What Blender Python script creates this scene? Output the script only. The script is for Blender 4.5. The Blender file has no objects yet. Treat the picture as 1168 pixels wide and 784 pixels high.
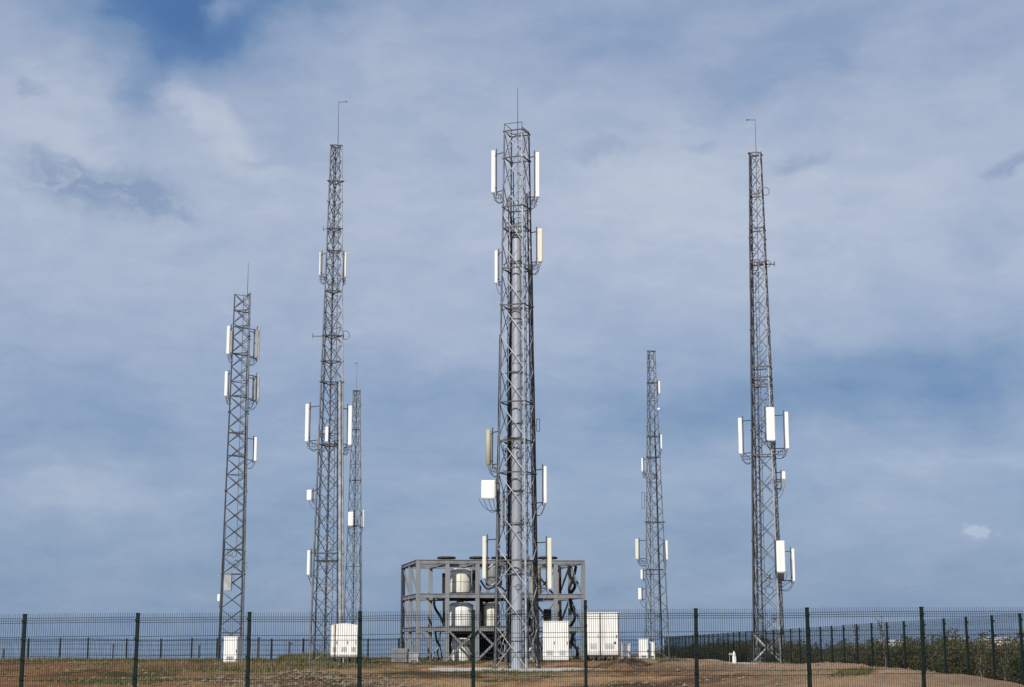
import bpy, math, random
from mathutils import Vector, Matrix, noise
random.seed(11)
R = math.radians
S = bpy.context.scene
COL = S.collection
PI = math.pi

# ------------------------------------------------------------------ camera numbers
F = 1880.0                      # focal length in photo pixels (photo 1168 wide)
PITCH = math.atan(346 / F)
CAM = Vector((0, 0, 1.6))
FW = Vector((0, math.cos(PITCH), math.sin(PITCH)))
UP = Vector((0, -math.sin(PITCH), math.cos(PITCH)))
def raydir(px, py):
    return FW + Vector((1, 0, 0)) * ((px - 584) / F) + UP * (-(py - 392) / F)
def at(px, py, Y):
    d = raydir(px, py)
    return CAM + d * (Y / d.y)
def ppm(px, py, Y):             # metres per photo pixel at that depth
    d = raydir(px, py)
    return (Y / d.y) / F

# ------------------------------------------------------------------ materials
def newmat(name):
    m = bpy.data.materials.new(name); m.use_nodes = True
    nt = m.node_tree; b = nt.nodes['Principled BSDF']
    return m, nt, b
def simple(name, col, rough=0.5, metal=0.0, var=0.15, scale=3.0, dirt=None, dirt_amt=0.3, bump=0.0, streak=False):
    m, nt, b = newmat(name)
    N, L = nt.nodes, nt.links
    tc = N.new('ShaderNodeTexCoord')
    mp = N.new('ShaderNodeMapping')
    L.new(tc.outputs['Object'], mp.inputs[0])
    if streak: mp.inputs['Scale'].default_value = (1.0, 1.0, 0.12)
    n1 = N.new('ShaderNodeTexNoise'); n1.inputs['Scale'].default_value = scale; n1.inputs['Detail'].default_value = 8
    L.new(mp.outputs[0], n1.inputs['Vector'])
    cr = N.new('ShaderNodeValToRGB')
    cr.color_ramp.elements[0].position = 0.3; cr.color_ramp.elements[1].position = 0.72
    a = [max(0, c * (1 - var)) for c in col]; z = [min(1, c * (1 + var)) for c in col]
    cr.color_ramp.elements[0].color = (*a, 1); cr.color_ramp.elements[1].color = (*z, 1)
    L.new(n1.outputs['Fac'], cr.inputs[0])
    out = cr.outputs[0]
    if dirt:
        n2 = N.new('ShaderNodeTexNoise'); n2.inputs['Scale'].default_value = scale * 2.3; n2.inputs['Detail'].default_value = 10
        L.new(mp.outputs[0], n2.inputs['Vector'])
        r2 = N.new('ShaderNodeMapRange'); r2.inputs[1].default_value = 0.52; r2.inputs[2].default_value = 0.75
        r2.inputs[3].default_value = 0; r2.inputs[4].default_value = dirt_amt
        L.new(n2.outputs['Fac'], r2.inputs[0])
        mx = N.new('ShaderNodeMix'); mx.data_type = 'RGBA'
        L.new(r2.outputs[0], mx.inputs[0]); L.new(out, mx.inputs[6]); mx.inputs[7].default_value = (*dirt, 1)
        out = mx.outputs[2]
    L.new(out, b.inputs['Base Color'])
    b.inputs['Roughness'].default_value = rough; b.inputs['Metallic'].default_value = metal
    if bump:
        bp = N.new('ShaderNodeBump'); bp.inputs['Strength'].default_value = bump; bp.inputs['Distance'].default_value = 0.02
        L.new(n1.outputs['Fac'], bp.inputs['Height']); L.new(bp.outputs[0], b.inputs['Normal'])
    return m
M = {}
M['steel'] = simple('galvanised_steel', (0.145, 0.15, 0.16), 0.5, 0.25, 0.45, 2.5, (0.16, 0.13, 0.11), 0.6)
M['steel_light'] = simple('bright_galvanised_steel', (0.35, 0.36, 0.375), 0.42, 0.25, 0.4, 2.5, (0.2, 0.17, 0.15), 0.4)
M['steel_dark'] = simple('weathered_shaded_dark_steel', (0.055, 0.055, 0.058), 0.55, 0.25, 0.4, 3, (0.12, 0.07, 0.05), 0.6)  # also puts shade into the central tower's right leg
M['white'] = simple('white_radome', (0.80, 0.80, 0.78), 0.4, 0, 0.04, 2, (0.5, 0.48, 0.42), 0.35, streak=True)
M['cream'] = simple('cream_radome', (0.68, 0.66, 0.54), 0.45, 0, 0.05, 2, (0.4, 0.38, 0.3), 0.4, streak=True)
M['beige'] = simple('aged_beige_radome', (0.36, 0.35, 0.28), 0.5, 0, 0.08, 2, (0.25, 0.23, 0.18), 0.4, streak=True)
M['greyrad'] = simple('dark_grey_radome', (0.27, 0.275, 0.28), 0.5, 0, 0.2, 3)
M['cabinet'] = simple('white_cabinet_paint', (0.80, 0.80, 0.76), 0.45, 0, 0.04, 1.3, (0.45, 0.40, 0.32), 0.45, streak=True)
M['tank'] = simple('cream_tank_paint', (0.70, 0.69, 0.58), 0.5, 0, 0.07, 2, (0.38, 0.33, 0.25), 0.5, streak=True)
M['framepaint'] = simple('grey_frame_paint', (0.175, 0.185, 0.195), 0.55, 0.05, 0.25, 1.5, (0.14, 0.11, 0.09), 0.5, streak=True)
M['pole'] = simple('grey_pole_paint', (0.33, 0.355, 0.40), 0.40, 0.15, 0.14, 1.5, (0.2, 0.19, 0.19), 0.5, streak=True)
M['black'] = simple('black_rubber', (0.018, 0.018, 0.02), 0.6, 0, 0.3, 4)
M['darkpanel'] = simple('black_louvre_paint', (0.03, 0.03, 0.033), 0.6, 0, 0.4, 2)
M['green'] = simple('dark_green_coated_wire', (0.004, 0.009, 0.010), 0.6, 0, 0.3, 3)
M['greenpost'] = simple('dark_green_coated_post', (0.004, 0.013, 0.012), 0.5, 0, 0.3, 2)
M['concrete'] = simple('grey_concrete', (0.50, 0.48, 0.44), 0.85, 0, 0.2, 3, (0.2, 0.16, 0.12), 0.6, 0.4)
M['timber'] = simple('dark_timber', (0.05, 0.045, 0.04), 0.8, 0, 0.4, 5)
for k_ in ('green', 'greenpost', 'black', 'darkpanel'): M[k_].node_tree.nodes['Principled BSDF'].inputs['Specular IOR Level'].default_value = .18
M['rust'] = simple('rusty_steel', (0.10, 0.05, 0.03), 0.7, 0.2, 0.3, 5)
M['stone'] = simple('pale_stone', (0.20, 0.15, 0.10), 0.9, 0, 0.35, 1.1, bump=0.3)
M['roof'] = simple('pale_roof_sheet', (0.62, 0.64, 0.66), 0.5, 0.1, 0.08, 0.5)
M['glassdark'] = simple('dark_window_glass', (0.03, 0.04, 0.05), 0.15, 0, 0.1, 1)

def foliage(name, cols):
    m, nt, b = newmat(name); N, L = nt.nodes, nt.links
    geo = N.new('ShaderNodeNewGeometry'); oi = N.new('ShaderNodeObjectInfo')
    ad = N.new('ShaderNodeMath'); ad.operation = 'MULTIPLY_ADD'; ad.inputs[1].default_value = 0.65
    L.new(geo.outputs['Random Per Island'], ad.inputs[0])
    mu = N.new('ShaderNodeMath'); mu.operation = 'MULTIPLY'; mu.inputs[1].default_value = 0.35
    L.new(oi.outputs['Random'], mu.inputs[0]); L.new(mu.outputs[0], ad.inputs[2])
    cr = N.new('ShaderNodeValToRGB')
    while len(cr.color_ramp.elements) < len(cols): cr.color_ramp.elements.new(0.5)
    for i, c in enumerate(cols):
        cr.color_ramp.elements[i].position = i / (len(cols) - 1); cr.color_ramp.elements[i].color = (*c, 1)
    L.new(ad.outputs[0], cr.inputs[0]); L.new(cr.outputs[0], b.inputs['Base Color'])
    b.inputs['Roughness'].default_value = 0.7
    return m
M['leaf'] = foliage('shrub_leaves', [(0.02, 0.032, 0.012), (0.036, 0.056, 0.015), (0.055, 0.068, 0.018), (0.095, 0.07, 0.025), (0.035, 0.05, 0.015)])
M['stem'] = foliage('shrub_stems', [(0.09, 0.05, 0.025), (0.17, 0.105, 0.05), (0.05, 0.035, 0.02)])
M['birch'] = foliage('pale_bark', [(0.16, 0.15, 0.13), (0.24, 0.225, 0.20)])
M['grass'] = foliage('grass_blades', [(0.035, 0.055, 0.014), (0.06, 0.08, 0.022), (0.12, 0.11, 0.04), (0.20, 0.15, 0.07), (0.05, 0.07, 0.02)])
M['drygrass'] = foliage('dry_grass_blades', [(0.20, 0.14, 0.07), (0.28, 0.20, 0.10), (0.10, 0.09, 0.035), (0.16, 0.10, 0.05)])

# ------------------------------------------------------------------ mesh builder
class MB:
    def __init__(s): s.v = []; s.f = []; s.sm = []
    def add(s, vs, fs, smooth=False):
        o = len(s.v); s.v += [tuple(v) for v in vs]
        for f in fs: s.f.append(tuple(i + o for i in f)); s.sm.append(smooth)
    def box(s, c, d, rz=0.0, bev=0.0):
        x, y, z = d[0] / 2, d[1] / 2, d[2] / 2
        c = Vector(c); m = Matrix.Rotation(rz, 3, 'Z')
        if bev <= 0:
            vs = [m @ Vector((a * x, b * y, e * z)) + c for e in (-1, 1) for a, b in ((-1, -1), (1, -1), (1, 1), (-1, 1))]
            s.add(vs, [(3, 2, 1, 0), (4, 5, 6, 7), (0, 1, 5, 4), (1, 2, 6, 5), (2, 3, 7, 6), (3, 0, 4, 7)])
        else:                                  # octagonal plan with chamfered ends
            def ring(k, zz):
                X, Y_ = x - k, y - k; b = bev
                return [m @ Vector((p, q, zz)) + c for p, q in ((-X + b, -Y_), (X - b, -Y_), (X, -Y_ + b), (X, Y_ - b), (X - b, Y_), (-X + b, Y_), (-X, Y_ - b), (-X, -Y_ + b))]
            vs = ring(bev * .6, -z) + ring(0, -z + bev) + ring(0, z - bev) + ring(bev * .6, z)
            fs = [tuple(reversed(range(8))), tuple(range(24, 32))]
            for k in range(3):
                for i in range(8): j = (i + 1) % 8; fs.append((k*8+i, k*8+j, k*8+8+j, k*8+8+i))
            s.add(vs, fs)
    def bar(s, a, b, r, n=5, r2=None, smooth=True):
        n = max(n, 6) if r > .009 else n
        a, b = Vector(a), Vector(b); d = (b - a)
        if d.length < 1e-6: return
        d.normalize(); r2 = r if r2 is None else r2
        u = d.cross(Vector((0, 0, 1)))
        if u.length < 1e-3: u = Vector((1, 0, 0))
        u.normalize(); w = d.cross(u)
        vs = []
        for p, rr in ((a, r), (b, r2)):
            for i in range(n):
                t = 2 * PI * i / n + .4
                vs.append(p + (u * math.cos(t) + w * math.sin(t)) * rr)
        fs = [(i, (i + 1) % n, n + (i + 1) % n, n + i) for i in range(n)]
        s.add(vs, fs, smooth and n > 4)
        s.add(vs, [tuple(range(n)), tuple(reversed(range(n, 2 * n)))])
    def flat(s, a, b, w, t):                   # rectangular bar: w in the vertical plane / t across
        a, b = Vector(a), Vector(b); d = (b - a).normalized()
        u = d.cross(Vector((0, 0, 1)))
        if u.length < 1e-3: u = Vector((1, 0, 0))
        u.normalize(); q = d.cross(u).normalized()
        vs = [p + u * (i * t / 2) + q * (j * w / 2) for p in (a, b) for i, j in ((-1, -1), (1, -1), (1, 1), (-1, 1))]
        s.add(vs, [(0, 1, 2, 3), (7, 6, 5, 4), (0, 4, 5, 1), (1, 5, 6, 2), (2, 6, 7, 3), (3, 7, 4, 0)])
    def path(s, pts, r, n=5):
        for i in range(len(pts) - 1): s.bar(pts[i], pts[i + 1], r, n)
    def ring(s, c, rad, r, axis='Z', seg=16, n=4, arc=1.0, ph=0.0):
        pts = []
        for i in range(seg + 1):
            t = ph + 2 * PI * arc * i / seg
            a, b = math.cos(t) * rad, math.sin(t) * rad
            pts.append(Vector(c) + (Vector((a, b, 0)) if axis == 'Z' else Vector((a, 0, b)) if axis == 'Y' else Vector((0, a, b))))
        s.path(pts, r, n)
    def lathe(s, c, prof, n=20, smooth=True):
        c = Vector(c); vs = []
        for (r, z) in prof:
            for i in range(n):
                t = 2 * PI * i / n; vs.append(c + Vector((r * math.cos(t), r * math.sin(t), z)))
        fs = []
        for k in range(len(prof) - 1):
            for i in range(n): j = (i + 1) % n; fs.append((k*n+i, k*n+j, k*n+n+j, k*n+n+i))
        s.add(vs, fs, smooth)
        m = (len(prof) - 1) * n
        s.add(vs, [tuple(reversed(range(n))), tuple(range(m, m + n))])
    def build(s, name, mat, parent=None, org=None):
        me = bpy.data.meshes.new(name)
        o_ = Vector(org) if org is not None else (parent_origin(parent) if parent else Vector((0, 0, 0)))
        me.from_pydata([(v[0] - o_.x, v[1] - o_.y, v[2] - o_.z) for v in s.v], [], s.f)
        me.polygons.foreach_set('use_smooth', s.sm)
        me.materials.append(mat); me.update()
        ob = bpy.data.objects.new(name, me); COL.objects.link(ob)
        if parent: ob.parent = parent
        if org is not None: ob.location = o_
        return ob
def parent_origin(p):
    v = Vector((0, 0, 0))
    while p: v += p.location; p = p.parent
    return v
def tag(o, label=None, cat=None, group=None, kind=None):
    if label: o['label'] = label
    if cat: o['category'] = cat
    if group: o['group'] = group
    if kind: o['kind'] = kind
    return o
def empty(name, loc, label, cat, group=None):
    o = bpy.data.objects.new(name, None); COL.objects.link(o); o.location = loc; o.empty_display_size = .3
    return tag(o, label, cat, group)
def sstep(a, b, x):
    t = max(0, min(1, (x - a) / (b - a))); return t * t * (3 - 2 * t)

# ------------------------------------------------------------------ terrain
PADS = []     # flat places under slabs
BUMPS = [(-6.2, 53, 2.6, 2.2, .24), (-16, 60, 7, 5, .16), (-12.5, 56, 4, 3, -.08), (3.5, 50, 3, 2, .12), (9.2, 45.5, 1.1, .8, .10), (-1, 58, 3.5, 2.2, -.10), (7, 62, 5, 4, .08), (0.3, 64.5, 4.5, 4, -.15)]
def terr(x, y):
    right = sstep(3, 11, x)
    z0 = 0.36 * sstep(5, 34, y)
    rise = sstep(44 - 8 * right, 66 - 20 * right, y)
    z = z0 + rise * (0.36 + 0.17 * right * (1 - sstep(60, 90, y)))
    nb = noise.fractal(Vector((x * 0.16, y * 0.07, 3.1)), 1.0, 2.1, 3)
    n2 = noise.fractal(Vector((x * 0.55, y * 0.35, 7.7)), 0.9, 2.2, 4)
    act = sstep(38, 46, y) * (1 - sstep(115, 130, y))
    z += act * (0.24 * nb + 0.075 * n2)
    for (px_, py_, pr, pz) in PADS:
        if abs(x - px_) < pr * 2 and abs(y - py_) < pr * 2.4:
            d = math.hypot(x - px_, y - py_); k = 1 - sstep(pr, pr * 1.9, d)
            z += (pz + .02 * n2 - z) * k
    # rut running from the small tower towards the camera
    t = (y - 62) / (110 - 62)
    if 0 < t < 1:
        cx = 3.0 + t * 8.0
        z += (-0.16 * math.exp(-((x - cx) / 0.45) ** 2) + 0.16 * math.exp(-((x - cx + 0.9) / 0.5) ** 2)) * math.sin(PI * t)
    z -= 0.30 * sstep(112, 140, y)
    land = sstep(13, 26, x)
    z -= 34 * sstep(150, 420, y) * (1 - land) + 34 * sstep(500, 900, y) * land
    z -= 34 * sstep(120, 500, -x) + 34 * sstep(300, 900, x) * sstep(0, 1, 1)
    z -= 0.72 * sstep(12.7, 13.9, x) * sstep(36, 44, y)
    for (bx, by, rx, ry, hh) in BUMPS:
        z += hh * math.exp(-((x - bx) / rx) ** 2 - ((y - by) / ry) ** 2) * (1 + .6 * n2)
    if y < 0: z -= 34 * sstep(300, 900, -y)
    return z

TOWERS = dict(T1=(268, 755.5, 95), T2=(371, 757, 88), T3=(402, 760, 128), T4=(590.5, 762, 72), T5=(746, 753, 113), T6=(877, 755.5, 86))
for k, (px, py, Y) in TOWERS.items():
    p = at(px, py, Y); PADS.append((p.x, p.y, 3.4 if k == 'T4' else 2.3, p.z - .22))
PADS.append((-1.2, 91.5, 6.3, at(478, 754.5, 88).z - .01)); PADS.append((2.3, 84, 1.0, at(630, 755, 83.5).z)); PADS.append((4.9, 87.5, 1.6, at(687, 754, 86).z)); PADS.append((-9.0, 85, 1.1, at(392, 756.5, 84.5).z)); PADS.append((-5.9, 86.5, .9, at(460, 756, 86.5).z)); PADS.append((8.6, 110, 1.5, at(738, 753.5, 110).z)); PADS.append((6.05, 85, .7, at(714, 754, 84.5).z))

def axis_pts(segs):
    out = []
    for a, b, st in segs:
        n = max(1, int(round((b - a) / st)))
        out += [a + (b - a) * i / n for i in range(n)]
    out.append(segs[-1][1]); return out
xs = axis_pts([(-9000, -1000, 2000), (-1000, -200, 100), (-200, -45, 15), (-45, -24, 1.5), (-24, 24, 0.28), (24, 60, 1.5), (60, 200, 12), (200, 1000, 80), (1000, 9000, 2000)])
ys = axis_pts([(-3000, -400, 650), (-400, 0, 40), (0, 34, 4), (34, 44, 1), (44, 118, 0.36), (118, 160, 2), (160, 440, 20), (440, 1000, 70), (1000, 3000, 500)])
vs = [(x, y, terr(x, y)) for y in ys for x in xs]
nx = len(xs)
fs = [(j * nx + i, j * nx + i + 1, (j + 1) * nx + i + 1, (j + 1) * nx + i) for j in range(len(ys) - 1) for i in range(nx - 1)]
gm = bpy.data.meshes.new('ground'); gm.from_pydata(vs, [], fs); gm.polygons.foreach_set('use_smooth', [True] * len(fs))
ground = bpy.data.objects.new('ground', gm); COL.objects.link(ground); ground['kind'] = 'structure'

def ground_mat():
    m, nt, b = newmat('dirt_and_grass'); N, L = nt.nodes, nt.links
    tc = N.new('ShaderNodeTexCoord')
    def nz(scale, sx=1, sy=1, det=8, rough=.6):
        mp = N.new('ShaderNodeMapping'); mp.inputs['Scale'].default_value = (sx, sy, 1)
        L.new(tc.outputs['Object'], mp.inputs[0])
        n = N.new('ShaderNodeTexNoise'); n.inputs['Scale'].default_value = scale; n.inputs['Detail'].default_value = det; n.inputs['Roughness'].default_value = rough
        L.new(mp.outputs[0], n.inputs['Vector']); return n.outputs['Fac']
    def mr(v, a, b_, c=0, d=1):
        r = N.new('ShaderNodeMapRange'); r.inputs[1].default_value = a; r.inputs[2].default_value = b_; r.inputs[3].default_value = c; r.inputs[4].default_value = d
        L.new(v, r.inputs[0]); return r.outputs[0]
    def mix(f, a, b_):
        x = N.new('ShaderNodeMix'); x.data_type = 'RGBA'
        L.new(f, x.inputs[0])
        for s_, v in ((6, a), (7, b_)):
            if isinstance(v, tuple): x.inputs[s_].default_value = (*v, 1)
            else: L.new(v, x.inputs[s_])
        return x.outputs[2]
    big = nz(0.28, 1, .45)
    c = mix(mr(big, .42, .56), (0.15, 0.068, 0.028), (0.44, 0.26, 0.125))
    c = mix(mr(nz(1.1, 1, .5), .47, .62, 0, .8), c, (0.075, 0.038, 0.018))
    c = mix(mr(nz(0.7, .7, .5), .55, .72, 0, .8), c, (0.48, 0.32, 0.185))
    sx0 = N.new('ShaderNodeSeparateXYZ'); L.new(tc.outputs['Object'], sx0.inputs[0])
    redd = mix(nz(1.6, 1, .6), (0.13, 0.052, 0.022), (0.29, 0.135, 0.055))
    c = mix(mr(sx0.outputs[0], -6, -13, 0, .72), c, redd)
    tan = mix(nz(1.9, 1, .5), (0.28, 0.185, 0.115), (0.46, 0.33, 0.22))
    c = mix(mr(sx0.outputs[0], 4, 9, 0, .65), c, tan)
    def spot(x_, y_, r_, col, c, amt=.9):
        v = N.new('ShaderNodeVectorMath'); v.operation = 'DISTANCE'; L.new(tc.outputs['Object'], v.inputs[0]); v.inputs[1].default_value = (x_, y_, .6)
        ad = N.new('ShaderNodeMath'); ad.operation = 'MULTIPLY_ADD'; ad.inputs[1].default_value = -r_ * 1.6; L.new(nz(1.3, 1, 1), ad.inputs[0]); L.new(v.outputs['Value'], ad.inputs[2])
        return mix(mr(ad.outputs[0], r_ * .35, -r_ * .1, 0, amt), c, col)
    for x_, y_, r_ in ((-6.2, 52.5, 3.6), (2.5, 49, 2.6), (5.8, 52, 1.8), (-3, 47, 2.5)): c = spot(x_, y_, r_, (0.085, 0.05, 0.03), c, .8)
    for x_, y_, r_ in ((-10.2, 62, 3.4), (-12.6, 52, 1.7), (-9, 72, 4), (0.5, 64, 2.4), (9.2, 45.5, .8)): c = spot(x_, y_, r_, (0.05, 0.055, 0.018), c, .85)
    for x_, y_, r_ in ((-2.5, 55, 2.6), (1.8, 57, 2.5), (-7.5, 59, 3)): c = spot(x_, y_, r_, (0.42, 0.28, 0.13), c, .8)
    # grass: patches, more of it on the far part of the plateau
    sx = N.new('ShaderNodeSeparateXYZ'); L.new(tc.outputs['Object'], sx.inputs[0])
    far = mr(sx.outputs[1], 74, 112, 0, .17)
    left = mr(sx.outputs[0], 2, 9, .0, -.12)
    gsum = N.new('ShaderNodeMath'); gsum.operation = 'ADD'; L.new(nz(0.22, 1, .5), gsum.inputs[0]); L.new(far, gsum.inputs[1])
    g2 = N.new('ShaderNodeMath'); g2.operation = 'ADD'; L.new(gsum.outputs[0], g2.inputs[0]); L.new(left, g2.inputs[1])
    gm_ = mr(g2.outputs[0], .54, .60, 0, .92)
    gc = mix(nz(2.5), (0.03, 0.038, 0.013), (0.10, 0.085, 0.035))
    c = mix(gm_, c, gc)
    c = mix(mr(nz(9, 1, .7, 10, .75), .5, .75, 0, .75), c, (0.05, 0.032, 0.02))
    c = mix(mr(nz(13, 1, .8, 10, .7), .60, .74, 0, .4), c, (0.44, 0.34, 0.23))
    L.new(c, b.inputs['Base Color']); b.inputs['Roughness'].default_value = 0.95; b.inputs['Specular IOR Level'].default_value = .15
    bp = N.new('ShaderNodeBump'); bp.inputs['Strength'].default_value = 0.9; bp.inputs['Distance'].default_value = 0.2
    L.new(nz(4, 1, 1, 10, .7), bp.inputs['Height']); L.new(bp.outputs[0], b.inputs['Normal'])
    return m
gm.materials.append(ground_mat())

# sea far below the plateau
mb = MB(); mb.add([(-30000, 300, -30), (30000, 300, -30), (30000, 60000, -30), (-30000, 60000, -30)], [(0, 1, 2, 3)])
sm, nt, b = newmat('hazy_sea_water')
b.inputs['Base Color'].default_value = (0.10, 0.17, 0.27, 1); b.inputs['Roughness'].default_value = 0.12  # base colour lifted so distant haze is part of the water's tone
sea = mb.build('sea', sm); sea['kind'] = 'structure'

# ------------------------------------------------------------------ lattice towers
class Tower:
    def __init__(s, key, name, label, ptop, nlegs, rb, rt, phase, r_leg, r_br, pk, rings, mat='steel', legmats=None, style='X', group='lattice antenna towers'):
        px, py, Y = TOWERS[key]
        s.Y = Y; b = at(px, py, Y); t = at(ptop[0], ptop[1], Y)
        s.x = (b.x * 2 + t.x) / 3; s.x = b.x * .5 + t.x * .5
        s.zb = b.z; s.zt = t.z; s.n = nlegs; s.ph = phase
        s.rb = rb * ppm(px, py, Y); s.rt = rt * ppm(ptop[0], ptop[1], Y)
        s.root = empty(name, (s.x, Y, s.zb), label, 'antenna tower', group)
        zs = [s.zb + .02]
        while zs[-1] < s.zt:
            t_ = (zs[-1] - s.zb) / (s.zt - s.zb); zs.append(zs[-1] + pk[0] + (pk[1] - pk[0]) * t_)
        k = (s.zt - s.zb) / (zs[-1] - s.zb); zs = [s.zb + (z - s.zb) * k for z in zs]; s.zs = zs
        for i in range(nlegs):
            m = MB(); m.bar(s.leg(i, s.zb), s.leg(i, s.zt), r_leg, 8, r_leg * .7)
            for z in zs[::5]:
                p = s.leg(i, z); m.bar(p - Vector((0, 0, .03)), p + Vector((0, 0, .03)), r_leg * 1.7, 8)
            lg = m.build('leg', M[(legmats or {}).get(i, mat)], s.root)
            m = MB(); p = s.leg(i, s.zb); m.box(p + Vector((0, 0, -.03)), (.3, .3, .07)); 
            for a, c in ((.1, .1), (-.1, .1), (.1, -.1), (-.1, -.1)): m.bar(p + Vector((a, c, 0)), p + Vector((a, c, .07)), .015, 6)
            m.build('base_plate', M['steel'], lg)
        m = MB()
        for j in range(len(zs) - 1):
            z0, z1 = zs[j], zs[j + 1]
            for i in range(nlegs):
                i2 = (i + 1) % nlegs
                if style == 'X' or j % 2 == 0: m.bar(s.leg(i, z0), s.leg(i2, z1), r_br, 4)
                if style == 'X' or j % 2 == 1: m.bar(s.leg(i2, z0), s.leg(i, z1), r_br, 4)
                if j % 6 == 5 and nlegs == 3: m.bar(s.leg(i, z0), s.leg(i2, z0), r_br * .9, 4)
        m.build('bracing', M[mat], s.root)
        for ry, wide in rings:
            z = s.zof(ry)
            m = MB(); rr = r_br * 1.25
            for i in range(nlegs):
                a, c = s.leg(i, z, wide), s.leg((i + 1) % nlegs, z, wide)
                m.flat(a, c, rr * 2.2, rr * 1.6)
                m.bar(s.leg(i, z), a, rr * .7, 5)
            m.build('ring_beam', M['steel_dark'], s.root)
    def rad(s, z):
        t = (z - s.zb) / (s.zt - s.zb); return s.rb + (s.rt - s.rb) * t
    def zof(s, py): return at(584, py, s.Y).z if False else s._z(py)
    def _z(s, py):
        # vertical line at x: solve with the pixel column of the axis
        px = 584 + F * s.x / (s.Y / raydir(584, py).y)
        return at(px, py, s.Y).z
    def leg(s, i, z, out=0.0):
        a = s.ph + 2 * PI * i / s.n; r = s.rad(z) + out
        return Vector((s.x + r * math.cos(a), s.Y + r * math.sin(a), z))
    def side_leg(s, z, right):
        c = [s.leg(i, z) for i in range(s.n)]
        return max(c, key=lambda p: p.x) if right else min(c, key=lambda p: p.x)
    def rod(s, px, y0, y1, arm=None, r=.02):
        a = at(px, y1, s.Y); b = at(px, y0, s.Y); a.z -= .25
        x = (a.x + b.x) / 2
        m = MB(); m.bar((x, s.Y, a.z), (x, s.Y, b.z), r, 6, r * .5)
        if arm:
            m.bar((x, s.Y, b.z - .1), (x + arm[0], s.Y, b.z + arm[1] - .1), r * .8, 5)
            m.box((x + arm[0], s.Y, b.z + arm[1] - .1), (.12, .02, .07))
        o = m.build('lightning_rod', M['steel_dark'], s.root)
        m = MB(); p0 = s.side_leg(s.zt - .02, px > 584 and False)
        for i in range(s.n): m.bar(s.leg(i, s.zt - .02), (x, s.Y, a.z + .15), .018, 4)
        m.build('rod_bracket', M['steel_dark'], o)
    def ladder(s, off=(0, 0), y_top=None, y_bot=None, w=.32, mat='steel'):
        z1 = s.zt if y_top is None else s.zof(y_top); z0 = s.zb if y_bot is None else s.zof(y_bot)
        m = MB()
        def P(z, d): 
            k = s.rad(z) / s.rb
            return Vector((s.x + off[0] * k + d, s.Y + off[1] * k, z))
        for d in (-w / 2, w / 2): m.bar(P(z0, d), P(z1, d), .018, 4)
        z = z0 + .2
        while z < z1: m.bar(P(z, -w / 2), P(z, w / 2), .010, 4); z += .3
        m.build('ladder', M[mat], s.root)
    def feeders(s, i, n=4, r=.014, inward=.86, y_top=None, y_bot=None, spread=.035):
        z1 = s.zt - .3 if y_top is None else s.zof(y_top); z0 = s.zb + .2 if y_bot is None else s.zof(y_bot)
        rnd = random.Random(i * 7 + int(s.Y))
        for k in range(n):
            m = MB(); pts = []; z = z0; top = z1 - rnd.random() * (z1 - z0) * .35
            while z < top:
                a = s.ph + 2 * PI * i / s.n; rr = s.rad(z) * inward
                pts.append(Vector((s.x + rr * math.cos(a) + (k - n / 2) * spread + rnd.uniform(-.012, .012), s.Y + rr * math.sin(a) + rnd.uniform(-.02, .02), z)))
                z += 1.1
            m.path(pts, r, 4); m.build('feeder_cable', M['black'], s.root)
        for q in range(0):
            z = z0 + q * 1.1; a = s.ph + 2 * PI * i / s.n; rr = s.rad(z) * inward
            m.box((s.x + rr * math.cos(a) - spread / 2, s.Y + rr * math.sin(a), z), (n * spread + .04, .05, .035))
    def antenna(s, x0, x1, y0, y1, mat='white', depth=None, yaw=0.0, dy=0.0, arms=True, basket=False, pipe=True, round_=False, label=None, cables=2, name='panel_antenna', tilt=0.0):
        Y = s.Y + dy
        a = at((x0 + x1) / 2, y0, Y); c = at((x0 + x1) / 2, y1, Y)
        X = (a.x + c.x) / 2; w = (x1 - x0) * ppm(X, y0, Y) * 1.0; h = a.z - c.z; zc = (a.z + c.z) / 2
        depth = depth or max(.08, min(.14, w * .6))
        right = X > s.x
        sg = -1 if right else 1           # direction towards the tower
        m = MB(); 
        if round_: m.lathe((X, Y, zc - h / 2), [(w * .3, 0), (w * .5, .04), (w * .5, h - .05), (w * .3, h)], 14)
        else: m.box((X, Y, zc), (w, depth, h), yaw, min(w, depth) * .28)
        an = m.build(name, M[mat], s.root)
        if label: an['label'] = label
        back = Vector((sg * math.cos(yaw) * (w * .5 + .05), .05 if abs(X - s.x) > s.rad(zc) * .8 else depth / 2 + .07, 0))
        pp = Vector((X, Y, zc)) + back
        m = MB(); m.box((X, Y, zc - h / 2 - .012), (w * .8, depth * .8, .03), yaw); m.build('end_cap', M['greyrad'], an)
        m = MB(); m.box((X, Y, zc + h / 2 + .008), (w * .55, depth * .6, .02), yaw); m.build('end_cap', M['greyrad'], an)
        if pipe:
            m = MB(); m.bar(pp - Vector((0, 0, h / 2 + .12)), pp + Vector((0, 0, h / 2 + .1)), .026, 6); m.build('mounting_pipe', M['steel_dark'], an)
            for z in (zc - h * .38, zc + h * .38):
                m = MB(); m.flat(Vector((X, Y, z)), Vector((pp.x, pp.y, z)), .05, .07); m.build('clamp', M['steel_dark'], an)
        if arms:
            m = MB()
            for z in (zc - h * .48, zc + h * .42):
                q = s.side_leg(z, right); m.bar((pp.x, pp.y, z), q, .024, 5)
                q2 = s.leg([i for i in range(s.n)][(1 if right else 2) % s.n], z)
            z = zc - h * .48; q = s.side_leg(z - .35, right); m.bar((pp.x, pp.y, z), q, .016, 5)
            m.build('bracket_arm', M['steel_dark'], an)
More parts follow.
